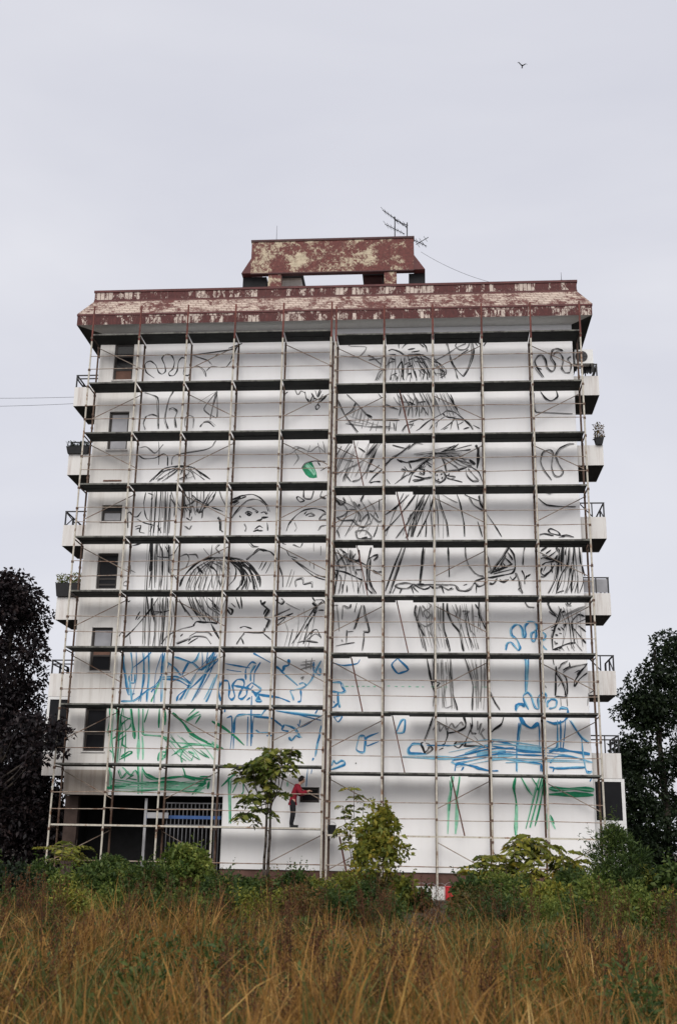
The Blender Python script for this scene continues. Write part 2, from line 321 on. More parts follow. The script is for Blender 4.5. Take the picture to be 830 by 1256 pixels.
MB().box(xtl, xtr, YT+.02, YB+.5, zt1-.5, zt1-.4).build('roof', 'side', bld)
# penthouse: a red canopy ring on stub pillars
YP = 5.2; pz1 = (zz(308.5,297,YP)+zz(500,291,YP))/2; pz0 = (zz(316,336,YP)+zz(500,329.5,YP))/2
px0, px1 = at(308.5,310,YP).x, at(507,305,YP).x; pxa, pxb = at(296,336,YP-.0).x, at(521,329,YP).x; YQ = YP+4.2
pm = (pz0+pz1)/2-.05; zr = zt1-.4
p_ = MB().box(px0, px1, YP, YP+.22, pz0, pz1).build('penthouse_parapet', 'pent', bld)
for sx, xa, xb_ in ((-1, px0, pxa), (1, px1, pxb)):
    q = MB(); q.quad((xa,YP-.004,pz0), (xa,YP-.004,pm), (xb_,YP-.004,pz0)); q.quad((xa,YP,pm), (xa,YQ,pm), (xb_,YQ,pz0), (xb_,YP,pz0)); q.quad((xa,YP,pm), (xa,YP,pz1), (xa,YQ,pz1), (xa,YQ,pm))
    q.quad((xb_,YP,pz0), (xa,YP,pz0), (xa,YQ,pz0), (xb_,YQ,pz0))
    q.build('penthouse_flank', 'red', p_)
MB().box(px0-.03, px1+.03, YP-.04, YP+.3, pz1-.03, pz1+.06).build('coping', 'darkred', p_)
MB().box(px0, px1, YP-.01, YP+.24, pz0-.05, pz0-.004).build('lintel', 'darkred', p_)
for xa, xb_ in ((at(329,345,YP+.1).x, at(345,345,YP+.1).x), (at(471,340,YP+.1).x, at(486,340,YP+.1).x)):
    MB().box(xa, xb_, YP+.05, YP+.45, zr, pz0-.054).build('pillar', 'pent', bld)
for xa, xb_ in ((pxa+.02, at(327,345,YP+.4).x), (at(501,340,YP+.4).x, pxb-.02)):
    MB().box(xa, xb_, YP+.35, YQ-.1, zr, pz0-.01).build('penthouse_side_wall', 'dark', bld)
for x0, y0, x1, y1, mt, yy in ((346,341.5,369,356,'old_white',YP+1.2), (446,338,469,352,'darkred',YP+1.2)):
    a = at(x0,y0,yy); c = at(x1,y1,yy); vb = MB().box(a.x, c.x, yy, yy+1.0, zr, a.z).build('vent_shaft', mt, bld)
    MB().box(a.x-.06, c.x+.1, yy-.06, yy+1.1, a.z, a.z+.1).build('vent_cap', 'metal_dark', vb)
# balconies on both flanks
YBAL = YF+.3; YBE = YBAL+1.9
def balcony(side, pt, pb, pout, style):
    """pt, pb: pixel rows of the parapet's top and bottom; pout: its outer pixel column"""
    yc = (pt+pb)/2; xo = at(pout, yc, YBAL).x; xi = XL if side < 0 else XR; z1, z0 = zz(pout, pt, YBAL), zz(pout, pb, YBAL)
    x0, x1 = min(xo, xi), max(xo, xi); bm_ = MB()
    bm_.box(x0, x1, YBAL, YBAL+.1, z0, z1)
    xs_ = (x0, x0+.1) if side < 0 else (x1-.1, x1)
    bm_.box(xs_[0], xs_[1], YBAL+.1, YBE, z0, z1); bm_.box(x0+.1*(side < 0), x1-.1*(side > 0), YBAL+.1, YBE, z0+.002, z0+.16); bm_.box(x0, x1, YBE, YBE+.1, z0, z1)
    o = bm_.build('balcony', 'balcony', bld)
    sl_ = MB(); sl_.quad((x0+.02,YBAL+.02,z0-.004), (x0+.02,YBE,z0-.004), (x1,YBE,z0-.004), (x1,YBAL+.02,z0-.004)); sl_.build('underside', 'underside', o)  # dark sheet below the slab, its shade put into the colour
    if style:
        r = MB(); zr0, zr1 = z1, z1+style[1]; xo_ = xs_[0]+.05
        for z in (zr1, zr1-.14) if style[0] == 'bar' else (zr1,):
            r.box(x0+.02, x1-.02, YBAL+.02, YBAL+.06, z-.03, z+.012); r.box(xo_-.02, xo_+.02, YBAL+.06, YBE, z-.03, z+.012)
        r.box(xo_-.025, xo_+.025, YBAL+.018, YBAL+.062, zr0, zr1-.03); r.box((x0+x1)/2-.02, (x0+x1)/2+.02, YBAL+.022, YBAL+.058, zr0, zr1-.03)
        for k in range(1, 3): r.box(xo_-.02, xo_+.02, YBAL+k*.85, YBAL+k*.95+.04, zr0, zr1-.03)
        if style[0] == 'cross': r.tube((x0+.06,YBAL+.04,zr1-.05), ((x0+x1)/2,YBAL+.04,zr0+.03), .022, 5); r.tube((xo_,YBAL+.1,zr0), (xo_,YBAL+.95,zr1), .022, 5)
        ro = r.build('railing', 'metal_dark', o)
        if style[0] == 'glass': MB().box(x0+.05, x1-.05, YBAL+.035, YBAL+.045, zr0+.03, zr1-.06).build('glass_panel', 'pale_pane', ro)
    return o, x0, x1, z0, z1
BL = [balcony(-1, 475, 498, 91, ('bar', .52)), balcony(-1, 557, 582.5, 83.5, ('bar', .5)), balcony(-1, 644, 669.5, 77, ('cross', .55)), balcony(-1, 732.5, 760, 69, None), balcony(-1, 826, 854, 60.5, ('bar', .5)), balcony(-1, 925, 951, 52, None)]
BR = [balcony(1, 461, 484.5, 734, ('bar', .5)), balcony(1, 546, 570.5, 739.5, None), balcony(1, 634, 660.5, 743, ('cross', .55)), balcony(1, 727.5, 754.5, 748.5, ('glass', .58)), balcony(1, 823, 852.5, 755, ('cross', .55)), balcony(1, 924, 955, 761.5, ('bar', .6))]
# balcony doors seen edge-on past the facade corner, and the two glazed ground bays
for L_, sd_ in ((BL, -1), (BR, 1)):
    for (o, x0, x1, z0, z1) in L_[:5]:
        x = (XL-.012 if sd_ < 0 else XR+.012)
        MB().box(x-.01, x+.01, YBAL+.4, YBAL+1.6, z0+.16, z0+2.2).build('balcony_door', 'glass', bld)
def bay(x0, x1, z0, z1, y, apron=True):
    f = MB(); f.box(x0, x0+.09, y, y+.09, z0, z1); f.box(x1-.11, x1, y, y+.09, z0, z1); f.box(x0+.09, x1-.11, y+.002, y+.09, z0, z0+.12); f.box(x0+.09, x1-.11, y+.002, y+.09, z1-.1, z1)
    if apron: f.box(x0, x1, y+.004, y+3.5, z0-2.6, z0-.001)
    o = f.build('glazed_bay', 'frame_white', bld); MB().box(x0+.09, x1-.11, y+.03, y+.045, z0+.12, z1-.1).build('pane', 'glass', o)
    MB().box(x0+.01, x1-.01, y+.3, y+3.4, z0+.02, z1-.01).build('bay_room', 'dark', o)
q = BR[5]; bay(XR+.02, at(766.5,985,YBAL).x, zz(750,1011,YBAL), q[3]-.01, YBAL)
q = BL[4]; bay(at(57,880,YBAL).x, XL-.02, BL[5][4]+.0, q[3]-.01, YBAL, False)
YBAL_ = YBAL

# ------------------------------------------------------------------ the two scaffolds
ZD = 2.1; YR = .9
def scaffold(x0, bw, dz, first, label, hatches, levels, brace_bays):
    xs = [x0+k*bw for k in range(6)]
    sc = empty('scaffold', (x0, 0, 0), label, 'scaffold', None)
    cpl = MB()
    zl = [ZD-dz+2*k for k in range(10)]; ztop = zl[9]+1.15
    for k, x in enumerate(xs):
        for y, mt in ((0, 'tube'), (YR, 'tube_old')):
            jt = random.uniform(-.012, .012)
            o = MB().tube((x+jt,y,0), (x-jt,y,zl[9]-.3 if y == 0 else zl[9]-.1), .033 if y == 0 else .037, 8).build('standard', mt, sc)
            if y == 0: MB().tube((x,y,zl[9]-.3), (x,y,ztop), .034, 8).build('upper_post', 'tube_red', o)
            for z in zl:
                for dzz in (-.16, .52, 1.06):
                    if random.random() < .6 and z+dzz < zl[9]: cpl.box(x-.04, x+.04, y-.04, y+.04, z+dzz-.04, z+dzz+.04)
            MB().box(x-.09, x+.09, y-.09, y+.09, -.03, .02).build('base_plate', 'tube_old', o)
        for z in zl: MB().tube((x,.03,z-.1), (x,YR-.03,z-.1), .024, 6).build('transom', 'tube_old', sc)
    for li, z in enumerate(zl):
        for k in range(5):
            xa, xb = xs[k]+.035, xs[k+1]-.035
            full = levels.get(li, True)
            if li == 0: full = k in first
            if full:
                h = hatches.get((li, k))
                if h is None or li >= 8:
                    ya = .04 if li else .35
                    mid = (ya+YR-.05)/2
                    for j, (y0, y1) in enumerate(((ya, mid-.006), (mid+.006, YR-.05))):
                        e = random.uniform(-.012, .012)
                        MB().box(xa+.01, xb-.01, y0, y1, z-.055+e, z+e).build('deck_board', 'deck', sc)
                if h is not None:
                    xc = xa+(xb-xa)*h; hw = .3
                    for y0, y1, xx0, xx1 in () if li >= 8 else ((.04, .5, xa, xb), (.51, YR-.05, xa, xc-hw), (.51, YR-.05, xc+hw, xb)):
                        MB().box(xx0+.01, xx1-.01, y0, y1, z-.055, z).build('deck_board', 'deck', sc)
                    lad = MB(); la = Vector((xc-hw+.04,.62,z-.06)); lb = Vector((xc-hw+.46,.62,z-1.97))
                    for yy in (-.16, .16): lad.tube(la+Vector((0,yy,0)), lb+Vector((0,yy,0)), .019, 6)
                    for r_ in range(1, 8):
                        c = la.lerp(lb, r_/8); lad.tube(c+Vector((0,-.16,0)), c+Vector((0,.16,0)), .014, 5)
                    lad.build('ladder', 'ladder', sc)
            # front ledger with its pale edge, and the two guard rails
            e = random.uniform(-.01, .01)
            MB().box(xs[k]+.034, xs[k+1]-.034, -.012, .030, z-.045+e, z+.012+e).build('ledger', 'deck_edge' if li else 'tube', sc)
            for hgt in (.52, 1.06):
                if li == 9: continue
                if li < 8 or hgt < 1: MB().tube((xs[k]+.03,-.045,z+hgt+random.uniform(-.03,.03)), (xs[k+1]-.03,-.045,z+hgt+random.uniform(-.03,.03)), .0138, 6).build('guard_rail', 'rail', sc)
                else: MB().tube((xs[k]+.03,-.045,z+hgt), (xs[k+1]-.03,-.045,z+hgt), .0138, 6).build('guard_rail', 'rail', sc)
            if k in brace_bays:
                d = (li+k//2) % 2
                za, zb = (z-.18, z-1.12) if d else (z-1.12, z-.18)
                MB().tube((xs[k],YR-.06,za), (xs[k+1],YR-.06,zb), .0165, 6).build('brace', 'rail', sc)
    tag(cpl.build('couplers', 'tube_old', sc), kind='stuff')
    # top guard rail in front of the eave, and the lowest rail near the ground
    for k in range(5): MB().tube((xs[k],-.04,.95), (xs[k+1],-.04,.95), .018, 6).build('guard_rail', 'rail', sc)
    return sc, xs, zl
scL, xsL, zlL = scaffold(-12.706, 1.8303, 0, (0, 1, 2, 3, 4), 'rusty steel scaffold with dark decks in front of the windows and balconies', {}, {}, (0, 2, 4))
hat = {(8,1): .45, (7,0): .52, (6,1): .40, (5,0): .62, (4,1): .40, (3,0): .53, (2,1): .32, (1,2): .42, (0,0): .35}
scR, xsR, zlR = scaffold(-3.3804, 1.8012, .1943, (0,), 'rusty steel scaffold with ladders and hatches, its decks slightly lower', hat, {}, (0, 2, 4))
# ------------------------------------------------------------------ the unfinished mural: brush lines on the facade
MT.update(ink=plain('black_mural_paint', (.018,.018,.020), .7, .4, 6), wash=plain('grey_mural_paint', (.34,.335,.33), .8, .4, 6), blue=plain('blue_mural_paint', (.024,.22,.47), .6, .35, 6),
 pale_blue=plain('pale_blue_mural_paint', (.25,.55,.72), .6, .25, 6), green=plain('green_mural_paint', (.016,.31,.14), .6, .4, 6), pale_green=plain('pale_green_mural_paint', (.30,.68,.47), .6, .25, 6), red_line=plain('red_mural_paint', (.55,.08,.06), .6, .2))
STROKES = {
(150,410,140): """k1.6 235,320 175,275 168,215 205,195 245,225 265,275 290,290 315,270 310,225 290,175 320,145 360,155 380,200 370,250 340,280 345,300 375,300 400,265 410,200 435,170 465,185 455,235 445,290 480,300 500,270
k1.2 510,240 560,235 600,265 610,310;610,270 650,235 750,240 795,190;520,155 620,190 640,215;510,150 800,110 830,85;670,165 700,140
k1.6 165,425 215,440 260,465 265,560 265,690;375,415 345,465 325,530 315,620 335,690;340,545 370,535 400,560 385,610 395,680;170,690 155,650 175,600 215,582 255,600 268,650;455,670 460,610 490,590 520,610 515,680;565,675 590,645 630,640 670,675
k1.4 690,415 595,540 640,590;690,415 690,600 650,590 k2.6 690,415 660,520 640,620 g1 690,415 550,500
k1.5 130,825 180,820 240,865 300,800;120,880 160,905 240,900 300,870 330,890 330,960;360,950 365,900 400,875 500,860 600,840 650,820 680,775;265,780 265,950
k2.2 225,1060 260,1020 310,975 400,960 500,965 560,1000 640,1055 k1.2 250,1050 320,990;240,1055 300,1045;390,975 450,1000 470,1050;430,970 500,1000 530,1055;480,975 560,1030 600,1060;350,985 330,1050;420,1045 460,1040""",
(280,410,130): """k1.8 0,110 110,72;80,80 20,200 k1.5 430,430 440,470 465,450;520,430 545,475 570,445 600,460;600,450 610,500 645,540 670,500 650,460;605,500 640,520;680,440 700,490 730,440;680,560 690,590 715,570 700,550 680,570;670,500 700,510 760,500;740,470 700,540;720,430 700,480 k2.2 640,540 660,480;700,545 770,480
g1.4 510,920 560,890 640,920 700,880 760,930;500,900 530,880 600,900;520,920 550,970 510,1030;640,870 620,930;700,850 720,930;740,840 760,940;440,950 510,925 k1.3 575,1050 600,1010 640,1000 680,995 760,1000;700,1000 720,1030;720,1070 770,1040""",
(140,560,130): """k1.3 250,280 235,360 240,430 260,490 320,510 470,500;265,285 300,300 290,340;335,270 330,400 310,600;370,270 360,400 345,600;405,270 405,400 400,600;440,300 440,450 430,600 g1.3 320,280 315,500;385,270 380,480;425,280 415,500;620,400 640,460
k2 450,330 480,390 470,470;520,270 545,300 540,480;545,270 600,370;540,390 600,370 640,330 610,300 k1.4 640,330 690,360 740,380 700,410 690,480;800,270 770,340 700,410;780,275 720,370;740,290 700,370;580,400 620,390 640,430;565,480 600,500 610,470;560,545 590,570 610,540;600,400 590,480 k2.4 650,410 665,440 690,430
k1.5 100,450 125,435 150,470 185,470 215,430;105,450 110,560;180,490 240,520 320,540;165,550 210,540 200,590 240,600;170,570 200,560;280,590 300,540;340,540 370,600;345,590 370,555;820,490 829,540 k3 810,480 829,490
k1.6 140,700 180,690 240,670 k4 292,680 290,790 285,900 k2 290,900 275,1030;380,800 380,930 365,1030;430,690 430,800 430,900 460,920 500,970 k3 350,680 375,740 380,800 k1.3 325,680 320,1030;335,680 340,780 430,790;400,700 430,760;440,885 500,885 560,870 590,810 570,765 520,780;580,770 640,770 660,800;510,690 470,760 430,780 g1.3 445,700 450,1030;90,880 130,890 170,910;130,850 130,920;75,990 100,975 105,1010 75,1010 75,990
k2.6 515,1020 530,970 570,910 630,850 700,810 760,795 829,790 k1.3 770,690 760,790;829,690 800,720 829,760;600,900 590,1030;650,860 680,950 660,1030;700,830 760,900 770,1030 g1.3 700,720 750,780;620,880 640,960 620,1030;680,840 720,920 710,1030;730,820 800,900 810,1020 k2.5 730,840 780,880;650,860 700,920""",
(260,560,140): """k1.6 140,450 160,420 200,370 250,325 300,310 350,320 390,350 410,400;150,320 200,290 290,275 350,300 410,360;150,330 200,310 250,290;135,450 150,370 200,330 k3 130,340 190,320;150,310 210,295;360,445 410,440
k1.6 240,410 265,400 290,410 270,430 240,410;290,375 335,400 320,410;355,410 380,405 400,420;400,480 405,540;310,530 345,505 370,520;320,540 370,540;235,490 250,520 240,545;200,430 210,445;300,545 340,530;250,370 290,370 k2.4 255,415 280,415;320,470 355,460 370,440
k1.5 55,250 75,310 110,370;0,300 30,260;0,370 80,400 k2.5 45,440 60,470 60,540;60,530 80,550
k1.6 540,545 560,490 610,430 670,390 740,378 800,390 829,410;680,430 710,415 745,430 700,435;690,395 670,420;829,420 800,430 780,460 829,460;829,500 790,510 770,540;615,305 625,290 670,320 640,330 615,305;670,245 670,300 720,310 740,250;800,250 790,290 829,305 g1.2 600,480 615,520 600,545
k1.4 275,620 300,650 340,655;280,625 320,620;340,680 420,690 470,740 490,800 515,880 515,950;370,760 340,820;400,760 360,830;430,770 390,850;580,740 650,800 740,870 829,900;600,750 680,810 760,860 829,880;560,720 620,740;510,630 540,640;590,640 640,660 660,630;540,680 560,720;610,950 605,905 655,890 665,930 720,920 725,955 k3 250,750 300,710 340,675 380,690;400,685 340,670 g1.2 580,820 540,950;600,830 560,950;740,630 740,690;790,650 790,720;710,770 715,800;740,770 742,820;490,800 470,790
k2.6 0,740 100,735 180,745 250,770 310,820 345,880 350,950 k1.5 0,770 60,800 90,860 60,950;0,800 40,850 60,940;130,750 175,820 165,890 110,950;250,880 240,950;100,760 130,820;40,770 90,790;290,800 340,920 k3.4 190,755 220,830 230,900;210,760 260,820;270,790 320,850 335,900;200,770 230,850 215,940 k2 240,780 290,850 300,880 g1.4 210,900 200,950;310,940 320,950""",
(140,660,130): """k1.6 260,460 265,560;345,470 300,540 220,640 150,720 80,785;300,575 380,580 450,560;300,600 350,590 k3 300,470 295,560 310,620 k1.4 380,470 385,660 375,830;420,470 420,560;40,770 60,740 90,750;130,490 110,500;170,640 205,575;185,640 210,610;125,760 130,830 k2 310,600 325,690 g1.3 225,640 225,830;250,600 250,830;290,620 285,830;320,640 320,830
k1.4 510,480 560,560 620,640;580,470 620,560 690,620;640,470 690,560 790,640;700,460 740,540 829,600;600,480 640,580 700,630;660,480 720,590;740,470 829,560 k2.4 520,500 560,580;770,520 829,580;620,690 645,655 700,660 760,660 810,670 k1.4 620,690 540,710 460,740 410,780 370,830;760,670 790,740 829,800;490,830 570,800 640,770 720,780 760,830;520,770 540,750;600,790 580,810;580,830 660,780;650,740 740,740 770,770;590,770 660,730""",
(260,660,150): """k1.5 195,400 205,480;160,400 190,480;0,440 40,480;0,470 30,490;130,440 160,470;40,520 40,570 0,570;0,590 30,640 60,700 k2.5 100,480 130,520 140,490 110,470
k3 330,420 340,450 365,430 k3.4 345,455 385,490 360,540 390,560 365,610 k2.4 365,610 340,640 220,640;370,480 350,520 k1.5 220,640 200,670 165,720;200,680 215,720;190,610 220,600 270,615;340,640 400,690 k1.8 430,420 470,450 490,430 470,410;420,530 470,510 530,480;440,560 550,510;430,600 500,540 g1.2 500,440 600,490
k1.5 700,470 640,560 590,650 540,720;715,490 660,570 640,640 620,720;720,450 750,430;720,490 760,490;700,420 750,420 770,450;640,680 670,640 710,620 740,680;580,710 640,700 720,710;650,690 700,650 740,670;690,620 670,660;680,400 700,430 k2.8 680,440 710,470 690,510;650,580 630,620""",
(130,785,140): """b3 125,90 130,200 150,310 165,400;120,160 140,250;410,250 330,380;690,220 760,170 800,120;600,170 560,250;790,80 730,200 b1.6 185,90 195,190 185,260;280,95 275,250 255,450;310,90 310,260 295,450;415,90 405,250 400,450;170,260 175,310 210,310 210,250;190,250 190,300;165,400 210,390;300,370 200,450;620,330 580,370 530,440;500,120 640,170 690,220;600,160 555,250 600,300 620,320;450,160 500,200 550,260;830,300 815,380;460,170 440,220 b2.2 330,90 200,200;430,95 410,180 405,260;110,445 200,440 300,370 390,310 400,260;410,270 500,265 570,290 610,320;410,285 520,290 590,330 610,340 530,400 515,445;680,90 650,150 600,170;700,90 700,200;740,90 730,200;820,140 720,250 640,330 600,360;740,220 690,330 630,440;810,250 770,360 730,450 l4 175,270 190,440
n1.9 390,310 350,400 330,450;25,500 40,600 20,700;80,540 100,600 100,700 75,740;310,500 280,600;390,500 385,640;430,500 430,620;20,680 90,640 140,590 190,560;50,720 110,680 170,640 190,600;75,740 150,690;100,540 190,580;130,700 120,760 170,790;30,800 60,830;100,870 190,820 170,810 110,850;380,880 390,820 440,820 400,880;440,770 430,860;480,840 540,800 600,760;500,830 570,780 650,755;560,800 545,850 555,890;600,810 640,830 620,880;640,690 740,740;580,600 640,560 690,540;590,590 600,570 680,520;600,550 650,500;690,550 650,610 n3.4 185,500 200,620 210,720;485,530 560,600 620,680 720,740 800,780 n2.4 240,500 240,700 235,850;270,500 270,650 280,690 400,700 480,740 600,755 720,765 830,785 t4 240,720 235,870;265,700 270,870;45,640 30,780 t3 400,800 420,860;520,820 600,780;105,560 95,700""",
(260,785,150): """b1.8 280,90 300,100 410,160;90,160 170,175 260,190;100,200 200,215;230,270 230,200 270,150 300,160;265,280 265,220 300,170;285,290 290,220 330,150;280,310 260,340;235,410 260,390;270,380 270,700;450,190 500,240 580,310;530,345 600,330 640,310 680,260 690,220;590,300 620,290 640,310;530,345 545,380 555,410;600,335 605,380 600,415 580,420 b2.4 60,415 45,340 75,280 110,280 120,330 115,385 135,405 155,380 140,310 170,270 210,270 220,300 195,350 180,390 205,400 235,370 240,320 270,290;270,290 330,330 310,360 270,350;150,310 250,330 320,370 450,390 530,420;690,150 690,210 735,240;740,140 700,220 735,235 730,190 b3.2 280,350 330,410;320,370 300,410 340,415;435,180 480,210 490,180 520,170 520,130 k1.2 600,260 620,250 610,270 g1.5 610,150 700,140;600,170 690,160;620,190 680,180;640,130 640,200;680,120 670,200;600,200 680,170;630,150 700,190
b2 85,490 90,470;150,650 155,560 165,520 200,505 250,505 330,510 350,490 370,460;135,520 125,740;150,560 145,740;245,520 240,720;285,520 275,660;265,500 265,720;100,530 135,515;280,520 400,530 450,570;410,530 480,590;430,480 560,500 740,520;560,500 740,545;700,500 720,470;580,570 600,590 680,550;600,540 590,590;740,580 720,680 700,790;300,610 330,630 400,630;370,650 410,650;735,640 715,700;690,800 680,820 b2.6 490,575 475,610 520,620;490,575 560,600 600,660;520,660 540,680 570,650 600,660 n2 0,550 60,590 150,650 220,715;30,560 130,630;0,700 80,740 t2 0,690 60,730""",
(120,860,160): """t4 260,415 262,590;285,415 282,590;500,545 600,545 t3 690,540 620,590;90,450 80,540 n1.8 255,415 255,590;75,420 85,480 110,510;130,440 150,490 190,450;160,420 210,470 240,440 260,480;180,500 230,470;190,490 250,500;450,550 480,555;460,560 530,560 590,550;540,470 640,490;720,480 650,480;440,510 440,560 n3.4 60,550 150,540 220,525 320,520;50,545 110,560;80,540 130,550 n4.2 285,430 310,470 370,495 440,490;320,520 450,520 600,525 690,520 n2.6 440,490 540,480 620,500;540,420 560,480;550,470 620,490 720,500;700,490 640,550 600,595;690,520 600,580;710,510 700,560""",
(260,880,160): """n2 60,440 120,380 160,350;105,380 110,674;125,390 120,674;200,380 200,470 190,490 210,505;170,400 130,480 t3 115,400 110,660 t2 480,400 480,440;0,170 40,210 b1.5 610,320 600,440;635,330 630,360""",
(400,780,120): """b1.6 60,230 150,250 260,235 285,200;60,680 100,730 135,680 60,690;60,550 70,570 b2.2 45,200 45,380;45,395 120,395 130,430 155,465 120,480 45,470;100,480 100,570 115,610;40,610 70,600 100,570;605,190 555,245 610,320 695,285 605,190;590,825 635,720 670,715 655,815 590,825;280,850 325,855 320,985 255,965 280,850;445,820 340,865 340,935;345,935 445,895;829,1000 720,990 700,960 730,925 800,920 829,970 b3 610,320 695,290;325,860 320,980
t1.5 160,428 190,428;210,428 235,428;255,428 280,428;300,428 325,428;345,428 370,428;395,430 420,430;515,425 540,425;580,428 605,430;635,430 660,430;695,430 720,430;755,432 785,432;810,432 829,432;885,432 915,432;950,434 980,434;995,434 1025,434;1250,434 1275,434;1305,434 1330,434;1345,434 1375,434""",
(400,860,100): """b2 50,700 185,650 185,615 150,610 105,640 75,605 55,660 k1 300,625 302,640""",
(400,400,120): """g1.4 120,250 270,265 340,180 200,170;210,140 190,170;250,700 220,780;280,700 240,830;300,720 280,820;330,750 300,870;360,770 330,860;400,810 370,890;440,810 420,890;570,600 600,650 660,690 720,660;680,580 740,640;740,580 780,690;600,580 660,650;620,640 700,650 680,690 620,680;790,570 829,640;700,700 690,760;760,680 770,720 k1.6 360,290 420,280 500,265;350,245 400,270 470,330;545,460 550,420 600,400;490,355 540,310 580,300;95,620 160,760 270,900;175,580 250,650 340,750 390,790;250,650 220,710 160,760;390,795 500,800 620,800;500,660 560,690 610,710 k1.3 420,460 445,400 490,355;430,465 460,400;525,210 560,200 620,220 660,250;530,240 590,240;615,130 615,190;640,190 680,150 770,140 829,180;800,130 829,150;660,250 700,250 829,240;720,220 790,210;600,360 640,300 650,340 650,450;610,340 620,400;660,330 700,310 720,350;700,320 690,400 720,400;770,290 790,330 829,400;750,300 829,310;780,370 829,420;760,420 765,465;560,410 600,430 590,460;640,420 660,460;500,830 480,890;540,810 530,890;570,820 580,890;600,800 590,890;440,570 470,610;640,890 680,840 740,830;700,820 780,790 829,800;760,890 829,840;740,820 710,870 k3 540,270 590,290;340,750 390,775""",
(500,400,120): """k2.4 300,80 340,180 365,290 400,370 420,445;380,790 430,790 470,800;480,800 520,830 550,880 k1.4 240,290 330,240 420,180 490,150;390,290 510,200;400,170 430,120 480,110 520,140 500,190 440,205 400,170;540,120 560,200 545,290 510,370 470,430;365,300 420,380 470,430;540,100 590,170;560,110 620,160;680,110 640,170;215,300 270,320 320,370 320,410 280,440;100,125 150,170 165,220;0,200 60,190;0,240 100,240 200,290;0,290 60,270 150,280;80,280 130,390;30,300 70,440;130,300 180,400 180,440;0,350 40,330;100,330 170,420;240,320 290,400 240,400;200,360 240,420;270,360 310,400 270,420;0,420 20,400 30,440;60,380 75,440;110,360 100,430;330,570 420,710;0,640 60,670;80,650 150,640;240,580 270,640;120,680 170,760;60,600 20,700;360,580 390,650;310,760 300,740 330,720 390,730 460,780 540,860;310,760 340,775 400,780;230,830 310,770;90,880 170,810 300,740;220,820 180,880;400,790 280,880;380,800 360,880;410,790 430,880;470,810 420,840;550,840 610,870;520,860 470,875;250,820 240,860;340,860 300,880 g1.6 530,140 540,250 500,380;40,570 80,640 60,720;100,570 130,650 110,740;160,570 200,650;200,570 240,680;270,570 310,660;300,570 350,690""",
(500,530,120): """k1.5 0,150 60,95 120,100;0,250 100,240 200,200;30,350 100,290 200,210;0,370 40,330;240,190 400,110;330,170 430,100;400,150 540,110;310,180 420,160 530,150;280,210 310,270 325,350;290,220 400,290 430,320;330,200 440,280 550,300;360,200 480,270 540,290;420,190 520,270;540,300 600,340 630,420;490,320 500,370 550,420 600,420;510,310 560,370 600,410;340,330 420,325 500,300;330,370 400,380 370,400 330,390;350,400 460,425;340,370 350,350;90,310 130,290 150,250 190,270;50,370 130,390 200,380;160,270 200,300;100,310 130,260;150,320 200,350 k2.4 60,240 180,215;230,190 310,165 400,150;100,340 130,360 140,310;40,410 120,400 200,385;600,130 600,220;420,320 440,335;270,325 305,340 320,375 305,412 270,427 235,410 220,375 235,340 270,325 k3.2 520,235 570,275;575,110 590,150 595,230 585,310;242,362 252,368;280,355 290,361;253,400 263,405;285,386 295,391
k1.8 60,530 0,610;215,560 190,650 150,750 80,890;155,750 150,890;415,530 440,600 460,700 475,780 480,890;480,530 620,590;520,560 560,620 640,670 k2.4 140,530 90,620 0,740;600,540 610,600 640,650 k1.4 145,530 110,620 60,720 30,890;180,530 130,640 80,720 40,890;260,530 270,600 300,680 330,770 345,890;590,760 630,890;670,700 740,800 795,890;0,890 20,780 60,700 g1.4 290,530 420,600""",
(500,650,120): """k2.4 130,150 115,300 100,460;350,465 400,470 430,510 480,520 530,500 565,450 600,480 650,460 660,430;680,360 760,330 829,220;65,700 110,860;320,930 350,1020;600,610 600,700 620,760 660,840 k2 340,150 345,250 350,400;560,440 640,410 720,400 829,380;670,220 700,330 710,370;700,370 829,310;330,620 335,700 370,790 430,860 450,940 470,1030;300,620 300,800 310,870 345,960 355,1030 k1.6 485,140 490,230 520,310 570,370 620,390 640,395;0,500 40,465 75,475;80,480 130,505 180,490 185,470;185,475 220,495 260,490 280,465;290,480 340,510 375,490;690,450 730,455 755,410;770,430 800,440 829,430;30,470 100,470 190,465 350,465;470,470 500,460;280,470 305,540;580,470 580,535;40,480 90,530;740,320 750,360;790,280 800,320;70,640 60,700 90,780 120,880 155,1030;570,630 600,680 g1.9 120,640 160,680 200,640;130,700 160,750 190,720 150,680 130,700;110,650 130,740;200,680 210,760;170,620 200,640;100,790 150,820 210,790;400,630 420,690 400,740;440,640 440,750;460,690 520,690 480,720;500,700 480,790 g1.2 250,650 260,760;275,650 275,800;450,800 440,850;500,880 530,930 560,1000;530,850 570,900;600,800 630,870;590,960 600,1010;250,800 280,860;180,860 200,900;560,730 590,740""",
